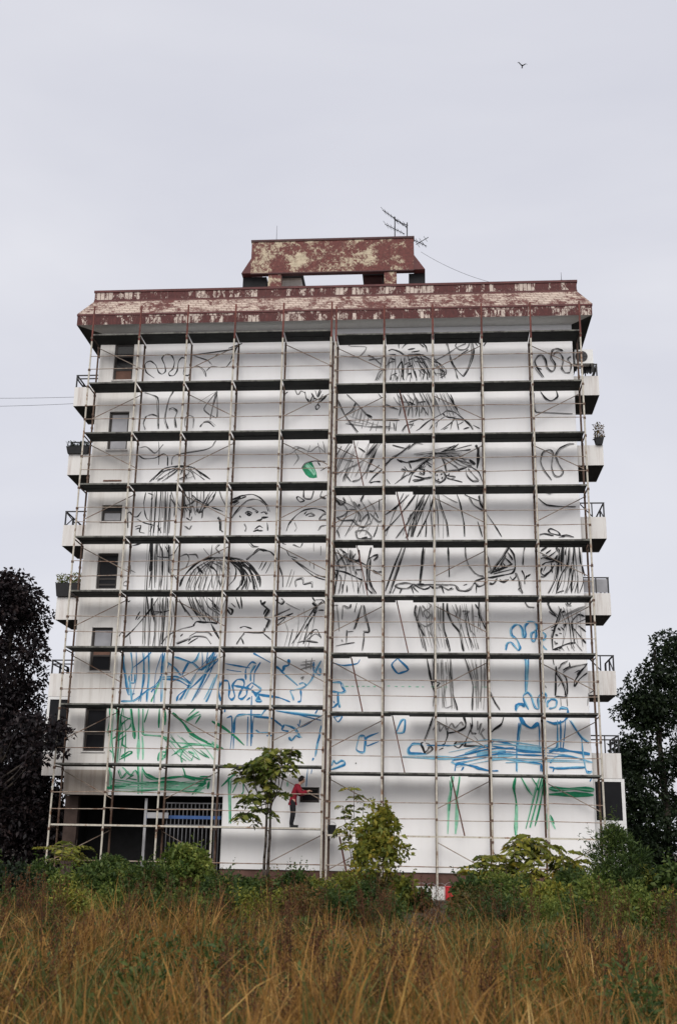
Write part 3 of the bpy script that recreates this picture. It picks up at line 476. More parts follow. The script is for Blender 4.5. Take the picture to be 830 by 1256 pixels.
(500,780,120): """k2.3 160,185 185,320 215,450 235,520 235,640;480,185 520,300 550,420 545,630;360,185 360,340 375,430 385,520 420,630;120,930 150,1000;340,825 420,810 480,780 490,740 470,680;810,690 790,750 720,800;470,930 560,935 680,935 k3 700,820 760,770 k1.6 690,480 740,570 780,630;220,190 215,400;210,390 270,400 220,450;215,680 180,780 135,890;130,900 110,920 140,1000;135,1000 170,960 180,920 150,910;180,920 210,960 170,1000;260,970 300,950;280,930 320,910;330,780 335,850 300,940;540,680 545,760 520,820 490,890;530,740 540,820 580,830;390,920 420,895 460,900;390,930 430,950 470,910 490,900 480,940 g1.8 250,230 250,320;285,230 285,330;320,220 330,330;580,240 580,300 600,500;620,270 620,430 610,560;650,280 645,440;210,800 260,740 270,810 310,760 330,800 370,740 400,780 450,730 470,760;590,720 590,800 620,740 600,830;650,790 620,830 660,890;640,780 610,840 g1.1 300,380 300,560;330,340 310,600 380,590;260,380 340,390;230,720 330,770;320,680 330,760;560,850 600,900""",
(490,860,130): """b2.2 210,415 80,410 70,370 100,335 165,335;210,345 430,345;500,420 620,390 700,370;410,470 430,450 530,440;410,475 440,490 560,465 700,430;430,548 440,500 480,490 600,520 700,545 770,545;480,545 500,515;160,440 260,440;700,420 829,400;720,350 829,370 b2.8 510,410 640,360 700,345 740,310 829,320;450,490 560,505 640,535 l4 20,435 200,440 400,445 520,440;600,420 700,400 829,390;700,440 829,450 t3 415,590 400,680 385,800 375,1040;470,590 450,700;440,700 435,1040 n1.5 390,620 400,700;425,590 385,860;465,590 445,760 r1.5 420,578 520,580""",
(610,860,130): """b4 140,75 150,35 185,20 210,40;165,100 200,170 260,210 320,170;400,390 480,380 560,390 720,415 b2.6 380,155 440,175 510,160 545,120 545,60 500,50;180,170 165,270 150,370 145,550;0,310 60,325 140,350;150,390 340,400;700,545 730,560;430,555 440,525;440,525 560,525 680,520;340,490 335,550;355,490 345,555 b1.8 320,170 325,370;165,170 150,300;465,150 465,350 430,370;490,150 490,370;530,130 510,370;560,150 650,280 710,330;655,290 665,400 680,500 700,560 735,545;720,630 735,600;160,350 340,370;0,400 140,400;0,370 130,365;0,440 180,470 340,490;150,420 340,425;400,405 460,380;410,485 440,445 500,425 600,440 740,480;400,515 440,520;380,390 350,380 l5 150,360 340,385;0,430 140,420
n3.2 140,595 125,680 145,800 140,1050;360,595 320,700 300,640 n2 325,600 290,720 220,1000;345,600 310,760 250,990;360,640 330,820 290,980;180,595 230,680 270,740;265,600 310,670;410,890 440,960 n5 365,595 365,740;400,685 500,690 620,685 755,695;400,730 560,730 750,735 t3 150,820 145,1050;385,880 385,1000;400,900 450,1000""",
(610,750,130): """b2.2 65,305 70,260 100,240 130,270 160,305 175,280 150,220 115,190 110,140 140,105 175,110 195,150 205,210 220,180 215,120 245,85 285,85 310,120 300,150 270,170 265,220 285,235 300,200 300,150;330,155 370,175 370,210 340,235 350,270 385,300;200,370 220,390 215,640;240,365 235,520;240,770 205,700 200,660 230,635 260,670 290,750 320,760 315,680 345,640 380,660 365,720;385,750 390,710 420,690 460,700 450,750 400,760 b2.8 140,770 150,730 200,730 205,750;480,770 500,755 550,760 l5 225,380 225,620
k1.8 430,300 425,200 445,140 480,60 490,0;400,0 470,50;415,130 440,115;420,145 440,150;430,300 540,255 610,245;600,240 585,150 580,80 630,25 680,40;590,130 640,190 690,250;470,130 490,150;490,120 520,150;510,110 545,90;450,180 470,190;445,230 450,250 470,250;480,170 500,175;530,100 520,130;430,370 440,420;460,490 500,550 525,620 530,660;510,460 560,430;600,590 600,550 650,470 700,410;600,590 640,530 700,480;620,490 660,450;620,500 650,460;720,640 760,610 k2.4 440,300 500,280 k4 455,430 460,500 k3 450,480 450,660 k1.4 450,665 535,665 540,560 530,500;510,490 540,540 545,650;480,450 500,410 550,385;510,480 560,440 640,420 700,410;560,400 565,440;640,460 600,480;600,100 690,60;630,110 690,160 g1.3 470,290 490,310;500,285 520,310;540,270 560,310;590,260 600,290;610,250 660,310;560,240 600,310;470,590 490,560;370,580 380,600;490,670 495,740;540,670 545,740;710,640 700,740""",
(600,640,130): """k2 150,200 190,260 200,350 180,400 100,420 0,440;150,200 110,270 50,350 10,410;20,400 180,330;30,410 190,370;120,280 170,330;60,360 80,390;100,320 130,360;140,240 180,300 k1.5 0,490 30,485 50,450;80,450 110,475 150,450;160,430 180,455 205,430 200,400;210,400 225,450 235,500 260,560;230,460 240,520 225,530 255,555;275,490 270,420 250,380;275,200 265,250 260,340;290,430 320,410;280,450 290,420;390,105 430,95 500,110;455,65 480,55 530,75 550,105 480,90 455,65;550,110 600,105 660,120;480,320 490,400;520,560 580,540 k2.5 560,115 590,115
k1.8 400,230 450,200;410,260 500,300 530,260;420,280 500,300;440,250 480,220;450,280 520,230;400,290 420,280;410,340 440,320 500,310 530,280;410,360 400,400 430,420 470,390;440,350 420,390;400,430 430,430 480,380 510,330;550,200 540,300 520,440 460,560;570,390 540,470 520,560;620,200 610,330 570,400;600,200 590,260;660,200 650,330;620,430 600,560;690,420 690,560;660,340 640,500 640,560;700,200 710,330 k3.4 520,200 545,250 520,320;570,200 560,390;640,350 620,430;725,350 745,430 k2.2 450,630 480,690 520,740;560,680 530,760 510,830 490,920;565,710 590,700 g2.4 570,740 750,660;600,640 640,660 k1.4 450,650 470,625;600,630 620,650 640,630;275,625 300,665 350,670""",
(600,400,120): """k2 460,435 400,350 385,300 410,255 450,250 475,290 490,350 520,385 550,370 555,320 525,270 530,210 570,190 620,210;540,260 550,230 590,225 620,270 620,320 610,360 640,395 680,395;680,395 690,330 665,290 670,270 690,265;430,555 470,610 520,635 575,600 565,550 k1.6 400,350 440,370;375,570 370,650 385,720 430,735 700,745""",
(600,480,170): """k1.8 370,530 330,480 305,420 320,365 360,350 380,375 370,450 385,500 420,510 440,480 410,430 395,380 420,340 480,315 505,316;290,640 340,680 420,690 515,692 g1.2 335,605 360,615 380,605""",
(400,520,120): """g1.6 85,430 150,390 250,350 330,290 400,180;110,290 230,320 k2 430,170 370,240 340,270;610,310 700,330 829,300;80,640 120,690 160,660 140,630;230,660 270,700 280,680;170,750 220,735 k2.6 490,350 560,290 640,240 710,180;600,300 640,330;85,650 120,680 k1.5 140,490 180,390 270,340;220,490 280,470 340,400 400,280;350,390 380,330 430,210;360,400 400,400 450,350;270,200 330,240;130,190 80,280;360,500 400,450 480,380 550,300;370,500 410,490 460,490;560,180 680,210;700,330 720,380;640,380 670,400 640,470;660,360 690,400 730,400;700,500 720,440 760,390 829,330;580,510 690,430;510,470 540,510;740,490 829,470;780,380 829,390;160,420 210,490
k1.7 90,800 150,775 200,730 260,740 290,790 280,830;90,790 120,820 220,820 260,860 320,875 380,840;290,830 350,770 380,840;370,760 440,830 470,820;410,740 440,800;250,910 335,905 385,970 270,970 250,910;300,970 350,960;90,900 115,970;290,660 320,600;440,850 400,960;450,640 450,740;490,780 600,700 700,600;490,920 600,800 700,680 760,600 k1.3 590,970 700,820 780,680 829,600;670,970 730,850 829,640;730,960 829,700;770,960 829,840""",
(400,650,120): """k1.8 180,200 95,275 125,320 190,290;170,210 200,270 250,200;355,250 400,220 440,210;400,260 440,220;395,340 430,360 470,350;400,360 420,350;70,340 160,360 250,400 310,430;250,340 310,340;250,350 260,380;60,410 90,390 100,350 k2.4 205,170 210,260 240,270 280,250 280,170;380,150 345,300 350,400 340,450;340,450 350,500 390,540;375,250 365,400 380,470 425,540;70,350 85,400;820,150 810,300 790,470;300,640 270,740 240,840 k1.4 110,160 170,200;230,250 340,300;110,380 130,420 105,540;80,440 70,540;140,460 140,530;175,470 175,530;270,450 270,540;300,420 280,500;580,480 640,500 700,490 730,460 680,450 600,460 580,480;740,460 790,490 829,500;560,540 600,460;720,480 740,540;760,460 829,460;620,540 640,500;60,640 100,640;140,640 135,760;150,640 200,660 210,630;260,620 240,700;320,640 340,740 365,860 320,870;175,850 170,960;180,865 230,860;80,985 240,955;320,870 320,910 305,1020;755,640 750,720 800,840 829,900 k2 640,150 580,300 500,520;670,150 620,300 560,480 540,540 g1.3 90,640 110,860;70,680 60,800 40,1000;130,930 140,950""",
}
PEN = dict(k='ink', g='wash', b='blue', l='pale_blue', n='green', t='pale_green', r='red_line')
PAINT = {k: MB() for k in PEN}; ns = 0
def brush(pen, wpx, pts):
    """one brush stroke: a thin ribbon of paint lying on the wall"""
    global ns; ns += 1
    P = [at(x, y, YF) for x, y in pts]; P = [np.array((p.x, p.z)) for p in P]
    if len(P) > 2:                       # Catmull-Rom through the traced points
        Q = []; E_ = [2*P[0]-P[1]]+P+[2*P[-1]-P[-2]]
        for i in range(1, len(E_)-2):
            a, b_, c, d = E_[i-1:i+3]
            for t_ in (0, .25, .5, .75):
                h1, h2, h3, h4 = 2*t_**3-3*t_**2+1, -2*t_**3+3*t_**2, t_**3-2*t_**2+t_, t_**3-t_**2; Q.append(h1*b_+h2*c+.36*(h3*(c-a)+h4*(d-b_)))
        P = Q+[P[-1]]
    else:
        n_ = (P[1]-P[0]); j = np.array((-n_[1], n_[0]))*random.uniform(-.03, .03); P = [P[0], P[0]+n_*.35+j, P[0]+n_*.7+j*.8, P[1]]
    y = YF-.0025-ns*.00002; wd = (wpx*1.12+.15)*.0305*.5; n = len(P); b_ = PAINT[pen]; base = len(b_.v); ph = random.uniform(0, 6)
    for i, p in enumerate(P):
        t_ = P[min(i+1, n-1)]-P[max(i-1, 0)]; t_ = t_/(np.linalg.norm(t_)+1e-9); nn = np.array((-t_[1], t_[0]))
        k = wd*(.72+.28*math.sin(ph+i*.8))*(.55 if i in (0, n-1) else 1)*random.uniform(.85, 1.15)
        for s_ in (1, -1): q = p+nn*k*s_; b_.v.append((q[0], y, q[1]))
    for i in range(n-1): b_.f.append((base+2*i, base+2*i+1, base+2*i+3, base+2*i+2))
for (ox, oy, wd_), txt in STROKES.items():
    s_ = wd_/830; pen, wpx = 'k', 1.4; cur = []; random.seed(int(ox*7+oy))
    def flush():
        if len(cur) > 1:
            Q_ = [(ox+x*s_, oy+y*s_) for x, y in cur]; brush(pen, wpx, Q_)
            if len(Q_) > 2 and pen in 'kbn' and random.random() < .6:      # a lighter sketch line beside the finished one
                jx, jy = random.uniform(-1.8,1.8), random.uniform(-1.2,1.2); brush({'k': 'g', 'b': 'l', 'n': 't'}[pen], min(wpx, 1.6)*.7, [(x+jx+random.uniform(-.8,.8), y+jy+random.uniform(-.8,.8)) for x, y in Q_])
        cur.clear()
    for chunk in txt.replace('\n', ' ').replace(';', ' ; ').split():
        if chunk == ';': flush()
        elif chunk[0].isalpha(): flush(); pen, wpx = chunk[0], float(chunk[1:])
        else: cur.append(tuple(float(v_) for v_ in chunk.split(',')))
    flush()
def strands(pen, wpx, A, B, n, jit=1.6, drop=.25):
    for k in range(n):
        t_ = (k+random.uniform(.1,.9))/n; P = [(a[0]+(b_[0]-a[0])*t_+random.uniform(-jit,jit), a[1]+(b_[1]-a[1])*t_+random.uniform(-jit,jit)) for a, b_ in zip(A, B)]
        if random.random() < drop: P = P[1:] if random.random() < .5 else P[:-1]
        pn = random.choice(pen)
        if len(P) > 1: brush(pn, wpx*random.uniform(.4,1.0), P)
strands('ggk', 1.0, [(184,602),(180,655),(177,715),(171,795)], [(213,600),(210,655),(208,715),(204,795)], 8)
strands('kgg', 1.1, [(262,685),(238,697),(226,720),(234,745),(248,762)], [(268,685),(285,705),(282,730),(275,750),(268,765)], 14)
strands('k', 1.6, [(275,684),(292,700),(296,715),(290,724)], [(280,684),(308,697),(316,712),(318,724)], 9)
strands('gk', 1.1, [(682,668),(680,690),(676,712),(670,728)], [(710,668),(712,690),(716,712),(712,728)], 9)
strands('kg', 1.1, [(470,438),(465,450),(460,467)], [(530,438),(545,452),(546,466)], 24, 2.2)
strands('gk', 1.1, [(485,482),(490,500),(488,512)], [(548,482),(560,498),(565,508)], 20, 2.2)
strands('kg', 1.1, [(492,606),(480,630),(468,658)], [(540,606),(548,630),(552,660)], 8)
strands('g', 1.0, [(528,808),(530,840),(528,865)], [(556,808),(556,840),(560,870)], 9)
strands('g', 1.0, [(572,808),(580,835),(582,870)], [(597,808),(596,840),(594,870)], 9)
strands('gk', 1.0, [(512,742),(510,765),(518,795)], [(545,742),(545,770),(552,795)], 10)
strands('gk', 1.0, [(548,742),(560,775),(568,797)], [(592,742),(590,775),(592,797)], 10)
strands('k', 1.2, [(206,601),(212,620),(222,628)], [(262,600),(258,615),(250,630)], 10)
strands('kg', 1.2, [(183,590),(195,580),(215,572)], [(235,590),(250,584),(240,574)], 7)
strands('gk', 1.0, [(420,545),(412,562),(404,585)], [(470,542),(458,565),(448,588)], 12, 2.5)
strands('gk', 1.0, [(505,556),(530,553),(560,548)], [(512,570),(540,562),(580,572)], 10, 2.5)
strands('kg', 1.1, [(425,520),(450,525),(480,522)], [(425,510),(455,518),(485,528)], 4)
strands('nnt', 1.3, [(136,870),(134,900),(136,935)], [(152,868),(154,900),(152,935)], 9, 2.5)
strands('ttn', 1.5, [(136,952),(190,960),(250,955)], [(140,974),(195,970),(250,974)], 8, 2)
strands('nt', 1.4, [(195,905),(215,925),(228,936)], [(235,900),(250,915),(262,930)], 8, 3)
strands('llb', 1.4, [(545,915),(600,903),(660,912)], [(560,945),(620,938),(728,938)], 6, 2)
strands('bl', 1.4, [(158,800),(160,830),(158,860)], [(200,800),(196,830),(190,860)], 4, 3)
strands('bl', 1.4, [(255,800),(235,830),(220,858)], [(275,800),(262,830),(250,858)], 6, 3)
strands('kg', 1.1, [(180,740),(182,760),(178,795)], [(214,738),(216,765),(212,795)], 8, 2)
strands('kg', 1.1, [(345,755),(350,775),(345,795)], [(395,738),(388,765),(380,795)], 6, 3)
strands('kg', 1.1, [(405,675),(410,695),(406,728)], [(440,672),(446,700),(450,728)], 8, 3.5)
strands('kg', 1.1, [(405,610),(425,630),(412,655)], [(455,612),(462,630),(455,655)], 7, 4)
strands('kg', 1.0, [(680,745),(690,770),(685,795)], [(716,750),(712,775),(716,795)], 8, 3)
strands('t', 3, [(373,572),(380,578),(384,584)], [(378,568),(384,574),(388,582)], 3, .5, 0)
leafp = [(575,1050),(590,1020),(620,1000),(650,995),(672,1040),(690,1085),(695,1122),(665,1128),(635,1124),(605,1100)]
lf = MB(); lf.quad(*[(p.x, YF-.0022, p.z) for p in [at(280+x*130/830, 410+y*130/830, YF) for x, y in leafp]])
lf.build('painted_green_leaf', 'green', bld)
for k, nm in dict(k='black_mural_lines', g='grey_mural_lines', b='blue_mural_lines', l='pale_blue_mural_lines', n='green_mural_lines', t='pale_green_mural_lines', r='red_mural_line').items():
    if PAINT[k].f: tag(PAINT[k].build(nm, PEN[k], bld), kind='stuff')

# ------------------------------------------------------------------ things on and around the building
def sk_mesh(name, verts, edges, radii, mat, parent=None, root=0, sub=2):
    me = bpy.data.meshes.new(name); me.from_pydata(verts, edges, []); o = link(name, me, mat, parent)
    mod = o.modifiers.new('skin', 'SKIN'); mod.use_smooth_shade = True; lay = me.skin_vertices[0].data
    for i, r in enumerate(radii): lay[i].radius = (r, r) if not isinstance(r, tuple) else r; lay[i].use_root = (i == root)
    s = o.modifiers.new('sub', 'SUBSURF'); s.levels = sub; s.render_levels = sub; return o
# painter on the lowest deck, bending towards the small window
def person(loc, rz):
    v = []; e = []; r = []
    def jt(p, rad, par=None):
        v.append(p); r.append(rad)
        if par is not None: e.append((par, len(v)-1))
        return len(v)-1
    pel = jt((0,0,.86), (.095,.08)); wa = jt((.03,0,1.03), (.095,.08), pel); ch = jt((.12,0,1.24), (.14,.10), wa); nb = jt((.2,0,1.39), .07, ch); nk = jt((.25,0,1.45), .056, nb)
    h1 = jt((.295,0,1.51), .085, nk); h2 = jt((.315,0,1.57), .098, h1); h3 = jt((.30,0,1.63), .075, h2); nose = jt((.405,0,1.525), .016, h1)
    trunk = (pel, wa, ch)
    arms, legs = [], []
    for s in (-1, 1):
        sh = jt((.15,s*.17,1.33), .066, ch); el = jt((.25,s*.24,1.08), .05, sh); wr = jt((.46,s*.14,1.17), .034, el); pa = jt((.53,s*.12,1.20), .036, wr); arms.append((sh, el, wr))
        for k, (fy, ln) in enumerate(((-.03,.07), (-.01,.08), (.012,.075), (.032,.06))):
            a = jt((.57,s*.12+fy,1.205), .0095, pa); b_ = jt((.57+ln*.6,s*.12+fy,1.20), .0085, a); jt((.57+ln,s*.12+fy,1.18), .0075, b_)
        a = jt((.53,s*.12-s*.04,1.22), .0105, wr); jt((.57,s*.12-s*.055,1.235), .009, a)
        hp = jt((0,s*.075,.80), .088, pel); kn = jt((.03,s*.1,.47), .062, hp); an = jt((-.03,s*.1,.09), .042, kn); ft = jt((.03,s*.1,.045), .042, an); jt((.15,s*.115,.035), .034, ft); legs.append((hp, kn, an, ft))
    body = sk_mesh('person', v, e, r, 'skin', None, pel); body.location = loc; body.rotation_euler = (0, 0, rz)
    def sub_(name, chains, grow, mat, extra=()):
        V, E_, R_, mp_ = [], [], [], {}
        for c in chains:
            prev = None
            for i in c:
                if i not in mp_: mp_[i] = len(V); V.append(v[i]); q = r[i]; R_.append((q[0]+grow, q[1]+grow) if isinstance(q, tuple) else q+grow)
                if prev is not None and (mp_[prev], mp_[i]) not in E_: E_.append((mp_[prev], mp_[i]))
                prev = i
        for par_, pos_, rad_ in extra: V.append(pos_); R_.append(rad_); E_.append((mp_[par_], len(V)-1))
        return sk_mesh(name, V, E_, R_, mat, body, 0)
    sub_('jacket', [(pel, wa, ch, nb), (ch,)+arms[0], (ch,)+arms[1]], .046, 'jacket', [(pel, (0,0,.80), (.15,.125))]); sub_('trousers', [(pel,)+legs[0], (pel,)+legs[1]], .022, 'trousers', [(pel, (.02,0,.96), (.12,.10))])
    hb = bmesh.new(); bmesh.ops.create_uvsphere(hb, u_segments=14, v_segments=10, radius=1)
    for q in hb.verts: q.co = Vector((.285+q.co.x*.118, q.co.y*.108, 1.60+q.co.z*.105-(.03 if q.co.x < -.3 else 0)))
    bmesh.ops.delete(hb, geom=[q for q in hb.verts if q.co.x > .36 and q.co.z < 1.62], context='VERTS')
    me = bpy.data.meshes.new('hair'); hb.to_mesh(me); hb.free(); link('hair', me, 'hair', body, True)
    sb_ = MB()
    for s in (-1, 1): sb_.box(-.06, .19, s*.105-.05, s*.105+.05, 0, .085)
    sb_.build('shoes', 'black', body)
    return body
pp = at(358, 1012, .56)
tag(person((pp.x, .56, ZD+.012), math.radians(14)), 'person in a red jacket and black trousers leaning towards a small dark window', 'person')
# bucket on the short deck
def bucket(p, r, h, mat, label, name='bucket', group=None, lid=None):
    o = empty(name, p, label, 'bucket', group); x, y, z = p
    b_ = MB().tube((x,y,z), (x,y,z+h), r*.86, 14, r, caps=True).build('pail', mat, o)
    hd = MB(); pts = [(x+math.cos(a)*r*1.02, y+.02, z+h*.9+math.sin(a)*r*.9) for a in np.linspace(0, math.pi, 9)]; hd.poly(pts, .006, 5).build('handle', 'metal', o)
    MB().tube((x,y,z+h-.012), (x,y,z+h+.008), r*1.05, 14).build('rim', lid or mat, o)
bp = at(406, 1020, .35); bucket((bp.x, .55, zlR[0]+.002), .15, .3, 'black', 'black bucket on the short deck beside the ladder')
MT['red_plastic'] = plain('red_plastic', (.55,.03,.04), .4, .2); MT['pink_plastic'] = plain('pink_plastic', (.55,.06,.2), .4, .2)
for px_, mt, lb in ((517,'white_plastic','white paint bucket farthest from the red bucket'), (528,'white_plastic','white paint bucket between two other white buckets'), (540,'white_plastic','white paint bucket right beside the red bucket')):
    p = at(px_, 1092, -1.2); bucket((p.x, -1.2-random.uniform(0,.3), 0), .17, .38, mt, lb, group='white paint buckets')
p = at(552.5, 1092, -1.3); bucket((p.x, -1.3, 0), .19, .40, 'red_plastic', 'red bucket on the ground beside the white paint buckets')
p = at(407, 1078, -1.3); bucket((p.x, -1.3, 0), .17, .42, 'pink_plastic', 'pink bucket on the ground in front of the scaffold')
# air conditioner at the top right corner
a = at(704, 429.5, YF-.02); c = at(727, 446, YF-.02)
ac = empty('air_conditioner', (a.x, YF, c.z), 'white air conditioner unit hung at the top corner of the facade', 'air conditioner')
MB().box(a.x, c.x, YF-.06, YF+.26, c.z, a.z).build('casing', 'white_plastic', ac)
cx, cz, rr = a.x+(c.x-a.x)*.36, (a.z+c.z)/2, (a.z-c.z)*.40
gr_ = MB().tube((cx,YF-.075,cz), (cx,YF-.061,cz), rr, 20).build('fan_opening', 'black', ac)
fg = MB()
for k in range(4): fg.tube((cx-rr*math.cos(k*math.pi/4),YF-.082,cz-rr*math.sin(k*math.pi/4)), (cx+rr*math.cos(k*math.pi/4),YF-.082,cz+rr*math.sin(k*math.pi/4)), .008, 5)
fg.build('fan_guard', 'metal_dark', gr_)
for x in (a.x+.1, c.x-.1): MB().box(x-.02, x+.02, YF-.04, YF+.6, c.z-.04, c.z-.002).build('bracket', 'metal_dark', ac)
def planter(px0, px1, py0, py1, label, mat, leafmat=None, n=160, lh=.25, name='planter'):
    a_ = at(px0, py0, YBAL); c_ = at(px1, py1, YBAL); o = empty(name, ((a_.x+c_.x)/2, YBAL, c_.z), label, 'planter'); b_ = MB(); y0, y1 = YBAL-.16, YBAL+.1
    z0_, z1_ = c_.z+.004, a_.z; b_.quad((a_.x+.06,y0+.05,z0_), (c_.x-.06,y0+.05,z0_), (c_.x,y0,z1_), (a_.x,y0,z1_)); b_.quad((a_.x+.06,y1,z0_), (a_.x,y1,z1_), (c_.x,y1,z1_), (c_.x-.06,y1,z0_)); b_.quad((a_.x+.06,y0+.05,z0_), (a_.x,y0,z1_), (a_.x,y1,z1_), (a_.x+.06,y1,z0_)); b_.quad((c_.x-.06,y0+.05,z0_), (c_.x-.06,y1,z0_), (c_.x,y1,z1_), (c_.x,y0,z1_)); b_.quad((a_.x+.06,y0+.05,z0_), (a_.x+.06,y1,z0_), (c_.x-.06,y1,z0_), (c_.x-.06,y0+.05,z0_)); b_.quad((a_.x,y0,z1_-.03), (c_.x,y0,z1_-.03), (c_.x,y1,z1_-.03), (a_.x,y1,z1_-.03))
    b_.build('box', mat, o); POTS.append((o, a_.x, c_.x, (y0+y1)/2, z1_, leafmat, n, lh))
POTS = []
planter(70, 98, 716, 732, 'dark bowl planter with yellow-green plants on a left balcony', 'black', 'leaf_yellow', 420, .36)
planter(83, 110, 549, 557, 'long black planter with sparse dark plants on a left balcony', 'black', 'leaf_dark', 160, .22)
planter(728, 740, 538, 546, 'dark pot with a wilted reddish plant on a right balcony', 'black', 'leaf_brown', 260, .55)
a = at(708, 446, YBAL-.03); c = at(731, 461, YBAL-.03)
cl = empty('hanging_cloth', (a.x, YBAL, c.z), 'dark cloth hung over the top right balcony railing', 'cloth'); b_ = MB(); xs_ = np.linspace(a.x+.1, c.x-.05, 12)
for k in range(11): b_.quad((xs_[k],YBAL-.03-.03*math.sin(k*1.7),c.z+.1+.05*math.sin(k*2.3)), (xs_[k+1],YBAL-.03-.03*math.sin((k+1)*1.7),c.z+.1+.05*math.sin((k+1)*2.3)), (xs_[k+1],YBAL+.01,a.z), (xs_[k],YBAL+.01,a.z))
b_.build('drape', 'black', cl); MB().box(a.x+.1, c.x-.05, YBAL+.0, YBAL+.075, a.z-.012, a.z+.012).build('fold', 'black', cl)
# aerials on the penthouse
def aerial(mast_px, base_y, top_y, boom, label, Y, els=7, el=.32):
    b0 = at(mast_px, base_y, Y); b1 = at(mast_px, top_y, Y); o = empty('aerial', (b0.x, Y, pz1), label, 'aerial')
    MB().tube((b0.x,Y,pz1-.1), (b0.x,Y,b1.z), .025, 6).build('mast', 'metal_dark', o)
    for (x0, y0, x1, y1, n_) in boom:
        p, q = at(x0,y0,Y-.04), at(x1,y1,Y-.04); bo = MB().tube(p, q, .016, 6).build('boom', 'metal_dark', o)
        for k in range(n_):
            c_ = p.lerp(q, (k+.3)/n_); d_ = Vector((.25,.95,.12)).normalized()*el*(1.25-.5*k/n_)
            MB().tube(c_-d_, c_+d_, .009, 5).build('element', 'metal_dark', bo)
aerial(484, 292, 266, ((469,257.5,499,279,8), (472,275,496,287,6)), 'tall aerial with slanting booms on the penthouse roof', YP+.5)
aerial(499, 291, 273, ((484,270,500,276.5,3),), 'short aerial mast beside the taller aerial on the penthouse', YP+.7)
aerial(506, 300, 294, ((507,294,523,302,4), (510,300,525,291,3)), 'crossed aerial at the edge of the penthouse', YP+.3)
def rod(px_, y0, y1, Y, zb, label):
    a_ = at(px_, y0, Y); b_ = at(px_, y1, Y); o = empty('lightning_rod', (a_.x, Y, zb), label, 'rod'); MB().tube((a_.x,Y,zb), (a_.x,Y,b_.z), .012, 5, .006).build('spike', 'metal_dark', o); MB().box(a_.x-.05, a_.x+.05, Y-.05, Y+.05, zb, zb+.05).build('foot', 'metal_dark', o)
rod(339, 297, 277, YP+.1, pz1+.06, 'thin lightning rod on the penthouse coping'); rod(688, 345, 334, YT+.1, zt1+.03, 'thin lightning rod on the main roof coping')
def cable(p, q, sag, r, label, n_=24):
    pts = [Vector(p).lerp(Vector(q), k/n_)-Vector((0,0,sag*4*(k/n_)*(1-k/n_))) for k in range(n_+1)]
    tag(MB().poly(pts, r, 5).build('cable', 'metal_dark'), label, 'cable')
p0 = at(516, 309, YP+.3); p1 = at(604, 347, YT+.3); cable(p0, p1, .15, .007, 'thin wire from the penthouse aerial down to the roof edge')
p0 = at(92, 487, 4); p1 = at(-160, 484, 4); cable(p0, p1, .1, .008, 'upper of two cables leading away from the building')
p0 = at(92, 495, 4); p1 = at(-160, 497, 4); cable(p0, p1, .1, .008, 'lower of two cables leading away from the building')
# bird
bp = at(640, 80, 30); bd = empty('bird', bp, 'small dark bird flying in the grey sky', 'bird')
bb = bmesh.new(); bmesh.ops.create_uvsphere(bb, u_segments=10, v_segments=8, radius=1)
for q in bb.verts: q.co = Vector((bp.x+q.co.x*.06*(1.1-.5*abs(q.co.y)), bp.y+.12*q.co.y, bp.z-.05+q.co.z*.06))
me = bpy.data.meshes.new('body'); bb.to_mesh(me); bb.free(); link('body', me, 'black', bd, True)
for s, zt in ((-1, .26), (1, .10)):
    wg = MB(); wg.quad(bp+Vector((s*.03,-.08,-.03)), bp+Vector((s*.24,-.05,zt)), bp+Vector((s*.27,.05,zt+.02)), bp+Vector((s*.03,.09,-.03))); wg.quad(bp+Vector((s*.24,-.05,zt)), bp+Vector((s*.42,.06,zt-.04)), bp+Vector((s*.27,.05,zt+.02))); wg.build('wing', 'black', bd)
tl = MB(); tl.quad(bp+Vector((-.02,.1,-.05)), bp+Vector((-.06,.24,-.07)), bp+Vector((.06,.24,-.07)), bp+Vector((.02,.1,-.05))); tl.build('tail', 'black', bd)

